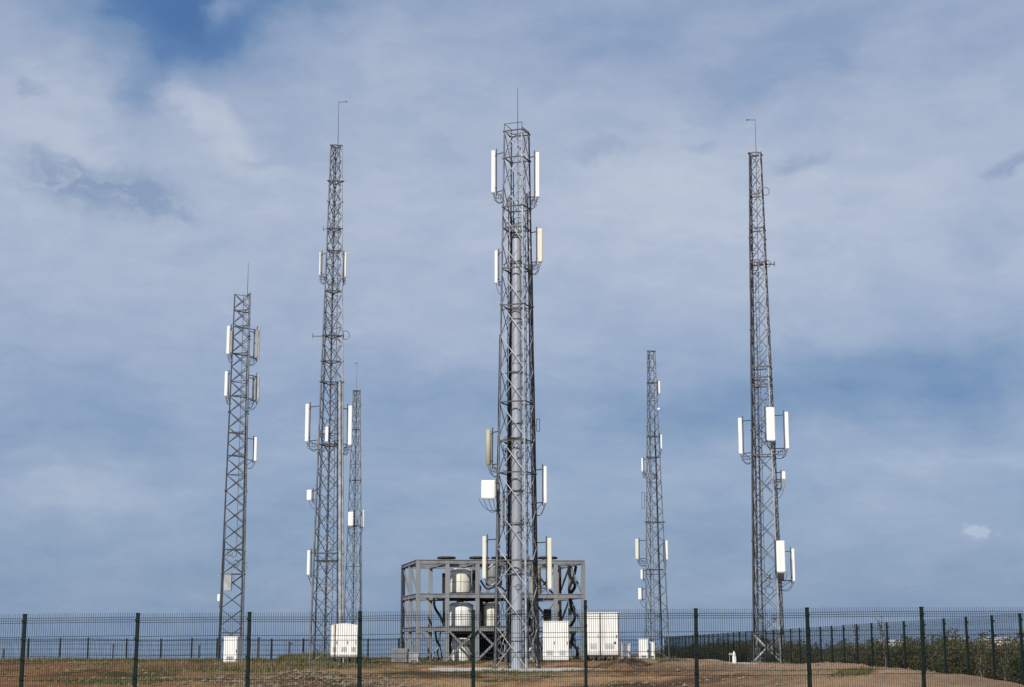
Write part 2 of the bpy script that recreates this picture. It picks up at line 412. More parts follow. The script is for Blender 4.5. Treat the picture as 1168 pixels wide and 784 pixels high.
        if basket:
            z = zc - h / 2 - .1; q = s.side_leg(z, right); m = MB()
            for dz in (0, .16, .34):
                pts = []
                for k in range(9):
                    t = k / 8; x = pp.x + (q.x - pp.x) * t
                    pts.append(Vector((x - sg * .12 * (1 - t), pp.y + (q.y - pp.y) * t - .1 * math.sin(PI * t), z - dz * (.6 + .4 * t) - .22 * math.sin(PI * t) * (dz + .25))))
                m.path(pts, .013, 4)
            for k in range(4):
                t = k / 4; x = pp.x + (q.x - pp.x) * t; m.bar((x, pp.y, z + .03), (x + .03, pp.y - .05, z - .34 * (.5 + .5 * t)), .012, 4)
            m.build('step_bracket', M['steel_dark'], an)
        if cables:
            rnd = random.Random(int(x0 * 13 + y0))
            for k in range(cables):
                m = MB()
                x = X + (k - (cables - 1) / 2) * w * .35; z = zc - h / 2
                q = s.side_leg(z - .5, right); q = q + (Vector((s.x, s.Y, q.z)) - q) * .15
                sag = rnd.uniform(.2, .45); pts = []
                for j in range(9):
                    t = j / 8; pts.append(Vector((x + (q.x - x) * t, Y + (q.y - Y) * t, z + (q.z - z) * t - sag * math.sin(PI * min(1, t * 1.15)) * (1 - t * .5))))
                m.path(pts, .011, 4); m.build('cable', M['black'], an)
        return an
    def bar_across(s, y, x0, x1, r=.022, name='cross_arm', hook=None):
        a = at(x0, y, s.Y); c = at(x1, y, s.Y); m = MB()
        m.bar((a.x, s.Y - .1, a.z), (c.x, s.Y - .1, a.z), r, 5)
        for X in (a.x, c.x): m.bar((X, s.Y - .1, a.z - .12), (X, s.Y - .1, a.z + .16), r * .8, 5)
        return m.build(name, M['steel_dark'], s.root)
    def hoop(s, x0, x1, y0, y1, rect=True, r=.016):
        a = at(x0, y0, s.Y); c = at(x1, y1, s.Y); m = MB()
        if rect:
            p = [Vector((a.x, s.Y, a.z)), Vector((c.x, s.Y, a.z)), Vector((c.x, s.Y, c.z)), Vector((a.x, s.Y, c.z))]
            m.path(p + [p[0]], r, 4)
        else:
            cx, cz = (a.x + c.x) / 2, (a.z + c.z) / 2; rx, rz = abs(c.x - a.x) / 2, abs(a.z - c.z) / 2; pts = []
            for k in range(13):
                t = 2 * PI * k / 12; pts.append(Vector((cx + rx * math.cos(t), s.Y, cz + rz * math.sin(t))))
            m.path(pts, r, 4)
        q = s.side_leg(a.z, a.x > s.x); m.bar((a.x if a.x > s.x else c.x, s.Y, (a.z + c.z) / 2), (q.x, q.y, (a.z + c.z) / 2), r, 4)
        return m.build('loop_dipole', M['steel_dark'], s.root)
    def clutter(s, y0, y1, n, seed=1, mat='black', r=.013):   # coiled slack cable tied in the tower
        rnd = random.Random(seed); za, zb_ = s.zof(y1), s.zof(y0)
        for k in range(n):
            z = rnd.uniform(za, zb_); rr = s.rad(z)
            c = Vector((s.x + rnd.uniform(-.6, .6) * rr, s.Y + rnd.uniform(-.5, .3) * rr, z))
            m = MB(); m.ring(c, rnd.uniform(.09, .2), r, 'Y', 12, 4, rnd.uniform(.6, 1.0), rnd.uniform(0, 6)); m.build('cable_coil', M[mat], s.root)
    def slab(s, w, label, h=.16):
        m = MB(); m.box((s.x, s.Y, s.zb - .04 - h / 2 + .012), (w, w, h), .25)
        z = s.zb - h
        o = m.build('concrete_slab', M['concrete'], None, (s.x, s.Y, s.zb - h)); tag(o, label, 'concrete slab', 'concrete slabs under the towers')

ang = lambda d: R(d)
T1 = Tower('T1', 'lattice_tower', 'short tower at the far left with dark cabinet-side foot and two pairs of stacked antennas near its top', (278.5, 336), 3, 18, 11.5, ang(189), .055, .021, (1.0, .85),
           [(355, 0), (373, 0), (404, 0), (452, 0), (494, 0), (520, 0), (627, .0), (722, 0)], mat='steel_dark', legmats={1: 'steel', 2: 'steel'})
T1.root['label'] = 'dark flat-topped tower, leftmost of the six, with two pairs of stacked antennas near its top'
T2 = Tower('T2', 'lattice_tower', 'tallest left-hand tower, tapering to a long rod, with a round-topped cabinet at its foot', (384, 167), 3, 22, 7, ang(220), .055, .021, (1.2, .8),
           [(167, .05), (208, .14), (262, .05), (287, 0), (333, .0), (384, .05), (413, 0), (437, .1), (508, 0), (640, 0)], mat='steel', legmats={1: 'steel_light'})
T3 = Tower('T3', 'lattice_tower', 'thin distant tower half hidden behind the tall left one, just right of it', (406.5, 446), 3, 13, 4.6, ang(215), .045, .019, (1.6, 1.1),
           [(446, .05), (490, 0), (548, 0), (600, 0)], mat='steel', style='X')
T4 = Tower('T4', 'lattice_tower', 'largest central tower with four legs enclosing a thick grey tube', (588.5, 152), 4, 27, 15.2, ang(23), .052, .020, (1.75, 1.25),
           [(152, .06), (182, 0), (238, .05), (262, 0), (308, 0), (350, .03), (460, .03), (504, .03), (540, 0), (640, 0)], mat='steel_light', legmats={0: 'steel_dark', 1: 'steel', 2: 'steel', 3: 'steel_light'})  # per-leg steels paint in the light: dark shaded right leg, paler lit leg
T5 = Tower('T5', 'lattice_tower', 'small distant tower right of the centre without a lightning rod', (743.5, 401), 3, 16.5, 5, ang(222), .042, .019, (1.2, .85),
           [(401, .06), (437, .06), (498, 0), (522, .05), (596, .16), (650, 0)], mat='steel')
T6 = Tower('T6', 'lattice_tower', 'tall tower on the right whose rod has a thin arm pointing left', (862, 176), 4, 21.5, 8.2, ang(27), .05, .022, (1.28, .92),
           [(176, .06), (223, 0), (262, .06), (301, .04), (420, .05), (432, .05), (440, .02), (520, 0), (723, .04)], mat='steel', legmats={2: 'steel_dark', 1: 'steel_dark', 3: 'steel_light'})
for T, w, l in ((T1, 3.0, 'concrete slab under the leftmost tower and its cabinet'), (T2, 3.2, 'concrete slab under the tall left tower'),
                (T4, 6.4, 'broad concrete slab under the largest central tower'), (T5, 2.7, 'concrete slab under the small distant tower right of centre'), (T6, 3.4, 'pale concrete slab under the tall right tower')):
    T.slab(w, l)

T1.rod(282.8, 300, 336); T2.rod(386, 115, 167, (.42, .04)); T3.rod(407, 413, 446, (-.12, 0), .016); T4.rod(590.5, 100, 152); T6.rod(861.8, 135, 176, (-.42, 0))
T1.ladder((.15, -.2), None, 628); T2.ladder((.1, .2)); T3.ladder((.05, .05)); T4.ladder((.35, .55)); T5.ladder((.15, 0)); T6.ladder((-.3, .1))
T1.feeders(1, 4, y_top=372); T1.feeders(0, 3, inward=.9, y_top=560); T2.feeders(1, 4, y_top=440); T2.feeders(0, 3, y_top=290, inward=.7); T2.feeders(2, 3, y_top=500)
T3.feeders(1, 2, .02, y_top=580); T4.feeders(0, 5, .022, inward=.95, y_top=180, spread=.045); T4.feeders(1, 6, .022, inward=.8, y_top=175, spread=.05); T4.feeders(2, 3, .016, inward=1.0, y_top=230); T4.feeders(2, 3, inward=.9, y_top=490)
T5.feeders(1, 3, .02, inward=.5, y_top=430); T6.feeders(2, 4, inward=.92, y_top=180); T6.feeders(1, 3, inward=.5, y_top=300); T6.feeders(0, 3, inward=.85, y_top=470)
# handrail loops at the head of the central tower
m = MB(); z = T4.zt
for i in range(4):
    a = T4.leg(i, z); c = T4.leg((i + 1) % 4, z); h_ = .35 if i in (1, 2) else .12
    m.path([a, a + Vector((0, 0, h_)), c + Vector((0, 0, h_)), c], .016, 4)
m.build('handrail', M['steel_dark'], T4.root)
# central tower antennas
T4.antenna(560.5, 565, 172, 220, basket=True); T4.antenna(611, 615.5, 174, 225, basket=True)
T4.antenna(613.3, 619, 261, 299, 'cream', basket=True, label='cream antenna below the topmost right one'); T4.antenna(564.3, 567.7, 286, 323, cables=1)
T4.antenna(554, 560.5, 490, 531, 'beige', round_=True, label='beige round-sided antenna above the square one', basket=True)
T4.antenna(549, 565, 548, 569, 'white', depth=.14, dy=-.9, cables=5, label='white square flat antenna with cables hanging under it', basket=False)
T4.antenna(620.3, 623.8, 532, 574, cables=2); T4.antenna(550.3, 554.6, 612, 660, 'cream', cables=1); T4.antenna(624.5, 629.5, 614, 672, 'cream', cables=1)
T4.antenna(571, 573.5, 562, 600, 'greyrad', cables=0, dy=-.6, arms=False); T4.hoop(612, 615.5, 478, 492)
T4.clutter(225, 262, 8, 3); T4.clutter(500, 520, 9, 4); T4.clutter(570, 600, 5, 8); T4.clutter(180, 750, 10, 88); T2.clutter(180, 480, 16, 67); T6.clutter(190, 720, 20, 90)
# tall left tower
T2.antenna(348.2, 352.4, 461, 504, basket=True); T2.antenna(397.2, 401.6, 463, 508, basket=True); T2.antenna(364, 366, 288, 314, 'cream', basket=True); T2.antenna(393, 395.2, 288, 316, 'cream', basket=True)
T2.antenna(350, 355.8, 559, 571, cables=1, label='small white box antenna'); T2.antenna(350.3, 353.8, 628, 656); T2.bar_across(384, 357, 392); T2.hoop(390, 398.5, 377.5, 387.5, False); T2.bar_across(262, 369, 388, .018)
T2.antenna(371, 374.5, 487, 504, dy=-.5, arms=False, cables=3); T2.clutter(484, 512, 9, 5); T2.clutter(318, 336, 5, 6); T2.clutter(560, 720, 9, 66)
m = MB(); p = T2.leg(1, T2.zof(437)) + Vector((-.13, -.05, 0)); q = T2.leg(1, T2.zb) + Vector((-.15, -.05, .3)); m.bar(p, q, .085, 10); m.build('cable_duct', M['steel_light'], T2.root)
m = MB(); m.bar(p + Vector((-.14, -.02, 0)), q + Vector((-.16, -.02, 0)), .03, 8); m.build('feeder_cable', M['black'], T2.root)
T3.antenna(397, 403, 584, 600, dy=-.7); T3.antenna(412, 415.3, 582, 602, 'white'); T3.clutter(600, 615, 3, 7)
# left tower
T1.antenna(258.7, 262.3, 372, 404, basket=True); T1.antenna(256.3, 259.8, 424, 452, basket=True)
T1.antenna(262.5, 265, 378, 402, 'greyrad', dy=-.5, cables=0, arms=False); T1.antenna(290.5, 295, 377, 408, 'greyrad', label='dark antenna turned away'); T1.antenna(294, 296.2, 374, 410, 'steel_light', cables=1)
T1.antenna(289.2, 292, 430, 456, 'greyrad'); T1.antenna(293.5, 296, 427, 458, 'steel_light', label='dark antenna turned away'); T1.antenna(289.9, 293.2, 499, 526)
T1.antenna(248, 251.2, 678, 686, cables=1, name='radio_unit'); T1.clutter(630, 668, 14, 9, 'steel_light', .016); T1.clutter(630, 668, 6, 10)
m = MB(); c = at(262, 665, T1.Y); m.box((c.x, T1.Y - .6, c.z), (.42, .3, .9)); m.build('junction_box', M['steel_light'], T1.root)
# small distant tower
T5.antenna(751, 753, 435, 449, cables=1); T5.antenna(753.4, 755.2, 496, 512); T5.antenna(731.6, 733.6, 523, 538, basket=True); T5.antenna(724.8, 728.4, 615, 638, 'cream', basket=True)
T5.antenna(757.6, 762, 617, 639, basket=True); T5.antenna(730.7, 733.2, 650, 661, cables=0); T5.antenna(728, 731.8, 671, 684, label='small white box antenna near the foot'); T5.hoop(732, 735.3, 562, 580)
m = MB(); c = at(751, 467.5, T5.Y); m.lathe((c.x, c.y - .3, c.z - .1), [(.04, 0), (.11, .05), (.11, .1), (.08, .16), (.02, .2)], 12); m.bar(c + Vector((0, -.3, 0)), T5.side_leg(c.z, True), .02, 5); m.build('small_dish', M['white'], T5.root)
T5.clutter(437, 455, 5, 11); T5.clutter(536, 545, 5, 12); T5.clutter(725, 752, 9, 13)
# tall right tower
T6.antenna(842.3, 846.7, 477, 518, basket=True); T6.antenna(874.3, 884, 465, 503, depth=.16, dy=-1.1, cables=4, label='wide white antenna facing the camera', basket=False); T6.antenna(895.5, 899.7, 470, 512, basket=True)
T6.antenna(892, 896, 538, 547, cables=1); T6.antenna(892, 895.5, 548.5, 557, 'greyrad', cables=1); T6.antenna(885.7, 895.6, 617, 653, depth=.16, dy=-1.1, cables=5, label='widest white antenna low on the right leg'); T6.antenna(903.4, 906.6, 626, 663)
m = MB(); c = at(890.5, 658, T6.Y - 1.1); m.box(c, (.32, .2, .36), 0, .03); m.build('remote_radio_head', M['darkpanel'], T6.root)
T6.hoop(869, 877.5, 214, 223, False); T6.bar_across(302, 866, 883, .03); T6.hoop(871, 879, 297, 305, False); T6.hoop(865, 869, 214, 221, False)
T6.clutter(300, 316, 6, 14); T6.clutter(486, 515, 10, 15); T6.clutter(655, 672, 7, 16); T6.clutter(700, 708, 4, 17)
# big cross at the foot of the right tower
m = MB()
for i in range(4):
    z0, z1 = T6.zb + .05, T6.zof(724)
    m.bar(T6.leg(i, z0), T6.leg((i + 1) % 4, z1), .04, 6); m.bar(T6.leg((i + 1) % 4, z0), T6.leg(i, z1), .04, 6)
m.build('foot_cross_brace', M['steel_light'], T6.root)

# thick tube inside the central tower
a = at(590.5, 762, T4.Y); b_ = at(589, 272, T4.Y); X = T4.x
root = empty('tubular_mast', (X, T4.Y, a.z), 'thick grey tube standing inside the largest central lattice tower', 'mast')
m = MB(); m.bar((X, T4.Y, a.z - .08), (X, T4.Y, b_.z), .24, 28, .20); m.build('shaft', M['pole'], root)
m = MB(); m.lathe((X, T4.Y, b_.z), [(.25, 0), (.25, .05), (.12, .16), (.03, .22)], 20); m.build('cap', M['steel_dark'], root)
k = 0; z = a.z + 1.1
while z < b_.z - .5:
    m = MB(); rr = .255 - .04 * (z - a.z) / (b_.z - a.z); m.lathe((X, T4.Y, z), [(rr, 0), (rr, .05)], 24); 
    m.build('flange', M['steel_light'] if k % 2 else M['steel_dark'], root); k += 1; z += 2.0 + (k % 3) * .35
for py in (232, 300, 352, 425, 500, 560, 598, 655, 700):
    z = T4.zof(py)
    if z > b_.z: continue
    m = MB(); m.ring((X, T4.Y, z), .29, .03, 'Z', 20, 5)
    for i in range(4): 
        p = T4.leg(i, z + (.25 if i % 2 else -.15)); d = (Vector((X, T4.Y, z)) - p); d.z = 0; m.bar(p, Vector((X, T4.Y, z)) - d.normalized() * .29, .024, 5)
    m.build('clamp', M['steel'], root)

# ------------------------------------------------------------------ steel frame building
FL, FR, BR, BL = Vector((-4.96, 88, 0)), Vector((3.80, 88.9, 0)), Vector((2.6, 95.2, 0)), Vector((-6.15, 94.0, 0))
zg = at(478, 754.5, 88).z; LV = [at(478, y, 88).z for y in (717.5, 679.5, 640.5)]
fr = empty('steel_frame', ((FL + BR) / 2 + Vector((0, 0, zg)))[:], 'open three-level grey steel frame standing behind the largest central tower', 'steel frame')
def beam(name, a, b, w=.2, t=.2, mat='framepaint', par=fr):
    m = MB(); m.flat(a, b, w, t)
    a, b = Vector(a), Vector(b); d = (b - a)
    if name != 'brace' and abs(d.z) < .01:       # flanges of the section
        for sgn in (-1, 1): m.flat(a + Vector((0, 0, sgn * w / 2)), b + Vector((0, 0, sgn * w / 2)), .03, t * 1.5)
    return m.build(name, M[mat], par)
def lerp(a, b, t): return a + (b - a) * t
def tx(px): # parameter along front for a photo column
    lo, hi = 0, 1
    for _ in range(30):
        mid = (lo + hi) / 2; p = lerp(FL, FR, mid)
        x = 584 + F * p.x / (p.y / raydir(584, 700).y)
        if x < px: lo = mid
        else: hi = mid
    return lo
fts = [0] + [tx(p) for p in (510, 544.5, 580, 609, 634)] + [1]
def V3(p, z): return Vector((p.x, p.y, z))
for t in fts:
    for (A, B) in ((FL, FR), (BL, BR)):
        p = lerp(A, B, t); m = MB(); m.box((p.x, p.y, (zg + LV[2]) / 2), (.22, .2, LV[2] - zg + .06)); m.box((p.x, p.y, zg + .01), (.4, .4, .04)); m.build('column', M['framepaint'], fr)
for s_ in (.5,):
    for (A, B) in ((FL, BL), (FR, BR)):
        p = lerp(A, B, s_); m = MB(); m.box((p.x, p.y, (zg + LV[2]) / 2), (.2, .2, LV[2] - zg + .05)); m.build('column', M['framepaint'], fr)
for z in LV:
    w = .2 if z < LV[2] else .16
    for (A, B) in ((FL, FR), (FR, BR), (BL, BR), (FL, BL)): beam('beam', V3(A, z + .002), V3(B, z + .002), w, .16)
    for t in fts[1:-1]: beam('beam', V3(lerp(FL, FR, t), z - .02), V3(lerp(BL, BR, t), z - .02), .15, .12)
    beam('beam', V3(lerp(FL, BL, .5), z - .05), V3(lerp(FR, BR, .5), z - .05), .14, .12)
# decks in the middle bays
for z in LV[:2]:
    a, b2 = fts[1], fts[4]
    P = [lerp(FL, FR, a), lerp(FL, FR, b2), lerp(BL, BR, b2), lerp(BL, BR, a)]
    m = MB(); m.add([(p.x, p.y + (.25 if i < 2 else -.25), z + h) for h in (.13, .17) for i, p in enumerate(P)], [(3, 2, 1, 0), (4, 5, 6, 7), (0, 1, 5, 4), (1, 2, 6, 5), (2, 3, 7, 6), (3, 0, 4, 7)])
    m.build('deck', M['steel_dark'], fr)
def fp(t, z, off=-.14): p = lerp(FL, FR, t); return Vector((p.x, p.y + off, z))
def knee(a, b): m = MB(); m.flat(a, b, .11, .08); m.build('brace', M['framepaint'], fr)
for i in (1, 2): knee(fp(fts[i], LV[0]), fp(fts[i + 1], zg + .05)); knee(fp(fts[i + 1], LV[0], -.24), fp(fts[i], zg + .05, -.24))
knee(fp(0, LV[0]), fp(tx(491), zg + .9)); knee(fp(tx(491), zg + .9), fp(tx(491), zg))
def side(s_, z, A=FL, B=BL): p = lerp(A, B, s_); return Vector((p.x, p.y, z))
for lo, hi in ((zg, LV[0]), (LV[0], LV[1]), (LV[1], LV[2])):
    knee(side(0, lo), side(.5, hi)); knee(side(.5, lo), side(1, hi))
    knee(side(.0, lo, FR, BR), side(.5, hi, FR, BR)); knee(side(1, lo, FR, BR), side(.5, hi, FR, BR))
    q0, q1 = lerp(BL, BR, fts[5]), lerp(BL, BR, 1); knee(V3(q0, lo), V3(q1, hi)); knee(V3(q1, lo), V3(q0, hi))
# black louvre panels, dark back sheets and pipework inside
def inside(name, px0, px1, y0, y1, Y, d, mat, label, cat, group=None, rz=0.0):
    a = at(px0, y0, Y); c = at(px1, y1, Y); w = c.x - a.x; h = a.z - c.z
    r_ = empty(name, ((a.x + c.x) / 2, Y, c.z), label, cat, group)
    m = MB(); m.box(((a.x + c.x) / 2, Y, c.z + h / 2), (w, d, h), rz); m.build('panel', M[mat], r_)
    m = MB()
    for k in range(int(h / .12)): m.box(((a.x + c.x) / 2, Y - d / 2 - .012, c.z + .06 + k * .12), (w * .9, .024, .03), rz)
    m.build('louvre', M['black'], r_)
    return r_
gl = 'black louvre panels inside the steel frame'
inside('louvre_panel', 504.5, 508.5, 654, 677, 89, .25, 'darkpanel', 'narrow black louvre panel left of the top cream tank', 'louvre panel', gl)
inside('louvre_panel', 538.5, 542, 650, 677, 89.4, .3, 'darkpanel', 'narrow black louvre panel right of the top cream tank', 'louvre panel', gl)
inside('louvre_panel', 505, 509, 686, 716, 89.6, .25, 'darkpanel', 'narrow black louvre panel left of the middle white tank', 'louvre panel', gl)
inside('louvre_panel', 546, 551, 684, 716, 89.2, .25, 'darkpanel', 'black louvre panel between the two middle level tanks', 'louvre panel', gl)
inside('louvre_panel', 512, 577, 720, 753.5, 92.5, .15, 'darkpanel', 'wide black back panel behind the ground level cross braces', 'louvre panel', gl)  # dark back sheet filling the black background of these bays
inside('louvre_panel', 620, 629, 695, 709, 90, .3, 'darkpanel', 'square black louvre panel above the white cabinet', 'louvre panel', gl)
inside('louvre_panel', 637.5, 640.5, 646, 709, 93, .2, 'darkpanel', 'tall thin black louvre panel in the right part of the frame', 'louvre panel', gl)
inside('louvre_panel', 598, 606, 684, 752, 92, .2, 'darkpanel', 'black back panel behind the right leg of the central tower', 'louvre panel', gl)  # another dark back sheet, further right

# tanks
def tank(px0, px1, y0, y1, Y, mat, label, ringy=None):
    a = at(px0, y0, Y); c = at(px1, y1, Y); r = (c.x - a.x) / 2; h = a.z - c.z; X = (a.x + c.x) / 2
    r_ = empty('storage_tank', (X, Y, c.z), label, 'tank', 'tanks in the steel frame')
    m = MB(); m.lathe((X, Y, c.z), [(r * .97, 0), (r, .04), (r, h * .86), (r * .96, h * .91), (r * .82, h * .965), (r * .4, h * .99), (.05, h)], 28); m.build('shell', M[mat], r_)
    for f in (.42, .86):
        m = MB(); m.ring((X, Y, c.z + h * f), r + .004, .010, 'Z', 26, 4); m.build('hoop', M['steel_dark'], r_)
    m = MB(); m.bar((X + .02, Y - r - .005, c.z + .06), (X + .02, Y - r - .005, c.z + h * .86), .012, 4); m.build('seam', M['steel_dark'], r_)
    m = MB(); m.lathe((X, Y, c.z + h - .02), [(.14, 0), (.14, .07), (.05, .1)], 12); m.build('lid', M['steel_dark'], r_)
    m = MB(); pts = [Vector((X + r * .6, Y - r * .8, c.z + h * .7)), Vector((X + r * .9, Y - r * .9, c.z + h * .6)), Vector((X + r * 1.05, Y - r * .9, c.z + .2)), Vector((X + r * 1.0, Y - r * .7, c.z))]
    m.path(pts, .025, 6); m.build('pipe', M['black'], r_)
tank(513.5, 537.5, 648, 676, 89.3, 'tank', 'cream tank on the top level of the frame, left of the central tower')
tank(512, 540, 687, 716, 89.3, 'cabinet', 'widest white tank, on the middle level of the frame')
tank(515, 537.5, 727, 754, 89.6, 'cabinet', 'white tank on the ground behind the left cross brace')
tank(550.5, 570, 687, 716, 89.4, 'tank', 'smaller white tank beside the widest one on the middle level')
tank(554, 572, 645, 668, 91.5, 'framepaint', 'grey tank on the top level just left of the central tower')
tank(604, 617, 645, 677, 91.5, 'beige', 'dull beige tank on the top level right of the central tower')
tank(602, 618, 724, 753.5, 90.5, 'cabinet', 'pale tank on the ground behind the right leg of the central tower')
def vent(px0, px1, py, Y, label):
    a = at(px0, py, Y); c = at(px1, py, Y); X = (a.x + c.x) / 2; r = (c.x - a.x) / 2
    zt = LV[2] + .08
    r_ = empty('vent_cap', (X, Y, zt), label, 'roof vent', 'flat dark vent caps on the frame')
    m = MB(); m.lathe((X, Y, a.z - .09), [(r * .9, 0), (r, .03), (r, .09), (r * .85, .13)], 24); m.build('cap', M['darkpanel'], r_)
    m = MB()
    for k in range(4): t = PI / 4 + k * PI / 2; m.bar((X + r * .6 * math.cos(t), Y + r * .6 * math.sin(t), zt - .12), (X + r * .6 * math.cos(t), Y + r * .6 * math.sin(t), a.z - .08), .03, 5)
    m.build('support', M['steel_dark'], r_)
vent(498.5, 520, 636, 91, 'flat dark vent cap at the left end of the frame roof')
vent(535, 558, 636, 91, 'flat dark vent cap on the frame roof just left of the central tower')
vent(560, 584, 636, 93, 'flat dark vent cap directly behind the central tower')
vent(613, 636, 636, 91, 'flat dark vent cap at the right end of the frame roof')
# hanging hoses
def hose(pts_px, Y, r, label, mat='black', name='hanging_hose'):
    m = MB(); pts = [at(x, y, Y) for x, y in pts_px]
    fine = []
    for i in range(len(pts) - 1):
        p0 = pts[max(i - 1, 0)]; p1 = pts[i]; p2 = pts[i + 1]; p3 = pts[min(i + 2, len(pts) - 1)]
        for k in range(6):
            t = k / 6; fine.append(.5 * ((2 * p1) + (p2 - p0) * t + (2 * p0 - 5 * p1 + 4 * p2 - p3) * t * t + (3 * p1 - p0 - 3 * p2 + p3) * t ** 3))
    fine.append(pts[-1]); m.path(fine, r, 6)
    o = m.build(name, M[mat], None, pts[0]); tag(o, label, 'hose', 'hoses hanging in the steel frame')
hose([(495, 682), (496, 693), (502, 703), (506, 712)], 90, .07, 'black hose sagging at mid level in the left bay of the frame')
hose([(496.5, 718), (498, 730), (503, 740), (505, 752)], 90, .06, 'black hose reaching the ground in the left bay of the frame')
hose([(493, 752), (497, 742), (503, 738), (506, 753)], 89, .03, 'pale pipe bent like an arch at the foot of the left bay', 'steel_light')
hose([(503, 720), (500, 733), (499, 744), (501, 753)], 91, .045, 'grey hose crossing the black one in the left bay', 'steel')
hose([(649, 645), (650, 657), (656, 668), (650, 678)], 90.5, .09, 'black hose sagging at the top of the right bay')
hose([(657, 646), (654, 660), (649, 672), (652, 678)], 91.5, .08, 'dark hose crossing behind at the top of the right bay')
hose([(650, 682), (652, 694), (656, 704), (650, 716)], 90.5, .08, 'black hose at mid level of the right bay')
hose([(656, 720), (652, 732), (659, 742), (657, 753)], 90.5, .09, 'black hose reaching the ground in the right bay')
hose([(607, 686), (611, 700), (606, 712), (610, 728), (615, 742), (613, 755)], 86, .05, 'black hose winding down right of the central tower')
hose([(608, 722), (606, 735), (612, 748), (619, 757)], 85, .04, 'thinner black hose curling to the ground beside the white cabinet')
hose([(566, 742), (570, 733), (576, 737), (573, 749), (565, 752)], 88.5, .035, 'grey pipe looped behind the foot of the central tower', 'steel_light')
hose([(556, 650), (566, 641), (575, 648), (570, 660), (561, 668)], 89, .05, 'grey pipe curling round the top grey tank', 'steel_light')
hose([(548, 662), (556, 672), (568, 668), (578, 676)], 88.6, .05, 'black pipe running below the top grey tank')

hose([(511, 684), (520, 682), (532, 685), (543, 683)], 89.6, .06, 'dark pipe run under the upper deck above the widest white tank')
hose([(546, 684), (556, 686), (567, 683), (579, 685)], 89.6, .06, 'dark pipe run under the upper deck beside the central tower')
hose([(541, 650), (543, 662), (548, 670), (546, 678)], 89.2, .05, 'black hose dropping beside the top cream tank')
hose([(584, 645), (580, 655), (586, 668), (582, 678)], 90.5, .06, 'black hose hanging behind the thick grey tube at the top level')
hose([(541, 720), (544, 735), (549, 744), (556, 752)], 90.5, .05, 'black hose curving to the ground between the two cross braces')
# ------------------------------------------------------------------ cabinets
def cabinet(name, px0, px1, y0, y1, Y, depth, label, mat='cabinet', legs=0.0, rz=0.0, seams=(), straps=(), handle=None, roof=True, arch=False):
    a = at(px0, y0, Y); c = at(px1, y1, Y); w = (c.x - a.x); h = a.z - c.z; X = (a.x + c.x) / 2; cy = Y + depth / 2
    r_ = empty(name, (X, cy, c.z), label, 'cabinet')
    m = MB(); b = Vector((X, cy, c.z + legs + (h - legs) / 2)); m.box(b, (w, depth, h - legs), rz, .025); body = m.build('body', M[mat], r_)
    rot = Matrix.Rotation(rz, 3, 'Z')
    def fpnt(u, z, o=.0): return Vector((X, cy, 0)) + rot @ Vector((u * w, -depth / 2 - o, 0)) + Vector((0, 0, c.z + z * h))
    if arch:
        m = MB(); n = 12; vs = []
        for y_ in (-depth / 2 - .01, depth / 2 + .01):
            for k in range(n + 1): t = k / n; vs.append(Vector((X, cy, c.z + h)) + rot @ Vector(((t - .5) * w * 1.01, y_, .0)) + Vector((0, 0, .09 * math.sin(PI * t) - .012)))
        q = n + 1; fs = [(k, k + 1, q + k + 1, q + k) for k in range(n)] + [tuple(reversed(range(q))), tuple(range(q, 2 * q))]
        fs.append((0, q, 2 * q - 1, n)); m.add(vs, fs); m.build('roof', M[mat], r_)
    elif roof:
        m = MB(); m.box((X, cy, c.z + h + .018), (w + .05, depth + .06, .045), rz, .012); m.build('roof', M[mat], r_)
    lf = legs / h
    # door leaves: shallow proud sheets with shadow gaps between them
    us = [-.5] + list(seams) + [.5]
    for i in range(len(us) - 1):
        u0, u1 = us[i] + .018, us[i + 1] - .018
        m = MB(); ctr = fpnt((u0 + u1) / 2, (lf + 1) / 2, .012); m.box(ctr, ((u1 - u0) * w, .024, (h - legs) * .93), rz, .008)
        d_ = m.build('door', M[mat], r_)
        m = MB(); m.box(fpnt(u1 - .05, (lf + 1) / 2 - .05, .035), (.03, .03, .16), rz); m.build('handle', M['steel_dark'], d_)
        m = MB()
        for k in range(5): m.box(fpnt((u0 + u1) / 2, lf + .13 + k * .025, .028), ((u1 - u0) * w * .55, .012, .018), rz)
        m.build('vent_slots', M['steel'], d_)
    for u in straps:
        m = MB(); m.box(fpnt(u, (lf + 1) / 2, .035), (.055, .03, (h - legs) * 1.02), rz); m.build('strap_or_edge_strip', M['rust'], r_)
    if handle: m = MB(); p = fpnt(handle[0], handle[1], .03); m.bar(p, p + rot @ Vector((0, -.04, 0)), .055, 10); m.build('lock', M['steel_dark'], r_)
    if legs:
        for u in (-.42, -.14, .14, .42):
            m = MB()
            for v in (.06, depth - .06):
                p = Vector((X, cy, c.z + legs / 2)) + rot @ Vector((u * w, -depth / 2 + v, 0)); m.box(p, (.09, .09, legs), rz)
            m.build('leg', M['steel_dark'], r_)
        m = MB(); m.box((X, cy, c.z + legs - .035), (w * .98, depth * .98, .07), rz); m.build('plinth', M['steel_dark'], r_)
    return r_
cabinet('equipment_cabinet', 257, 273, 727, 755.8, 93.2, .9, 'white cabinet inside the foot of the leftmost tower', rz=R(-14), seams=())
cabinet('equipment_cabinet', 377.5, 407.5, 713, 756.5, 84.5, .9, 'white round-topped cabinet on legs at the foot of the tall left tower', legs=.33, seams=(-.2, .2), straps=(-.34,), arch=True)
cabinet('equipment_cabinet', 619.5, 649, 709.5, 755, 83.5, 1.0, 'white square cabinet beside the right leg of the central tower', seams=(-.0,), legs=.08)
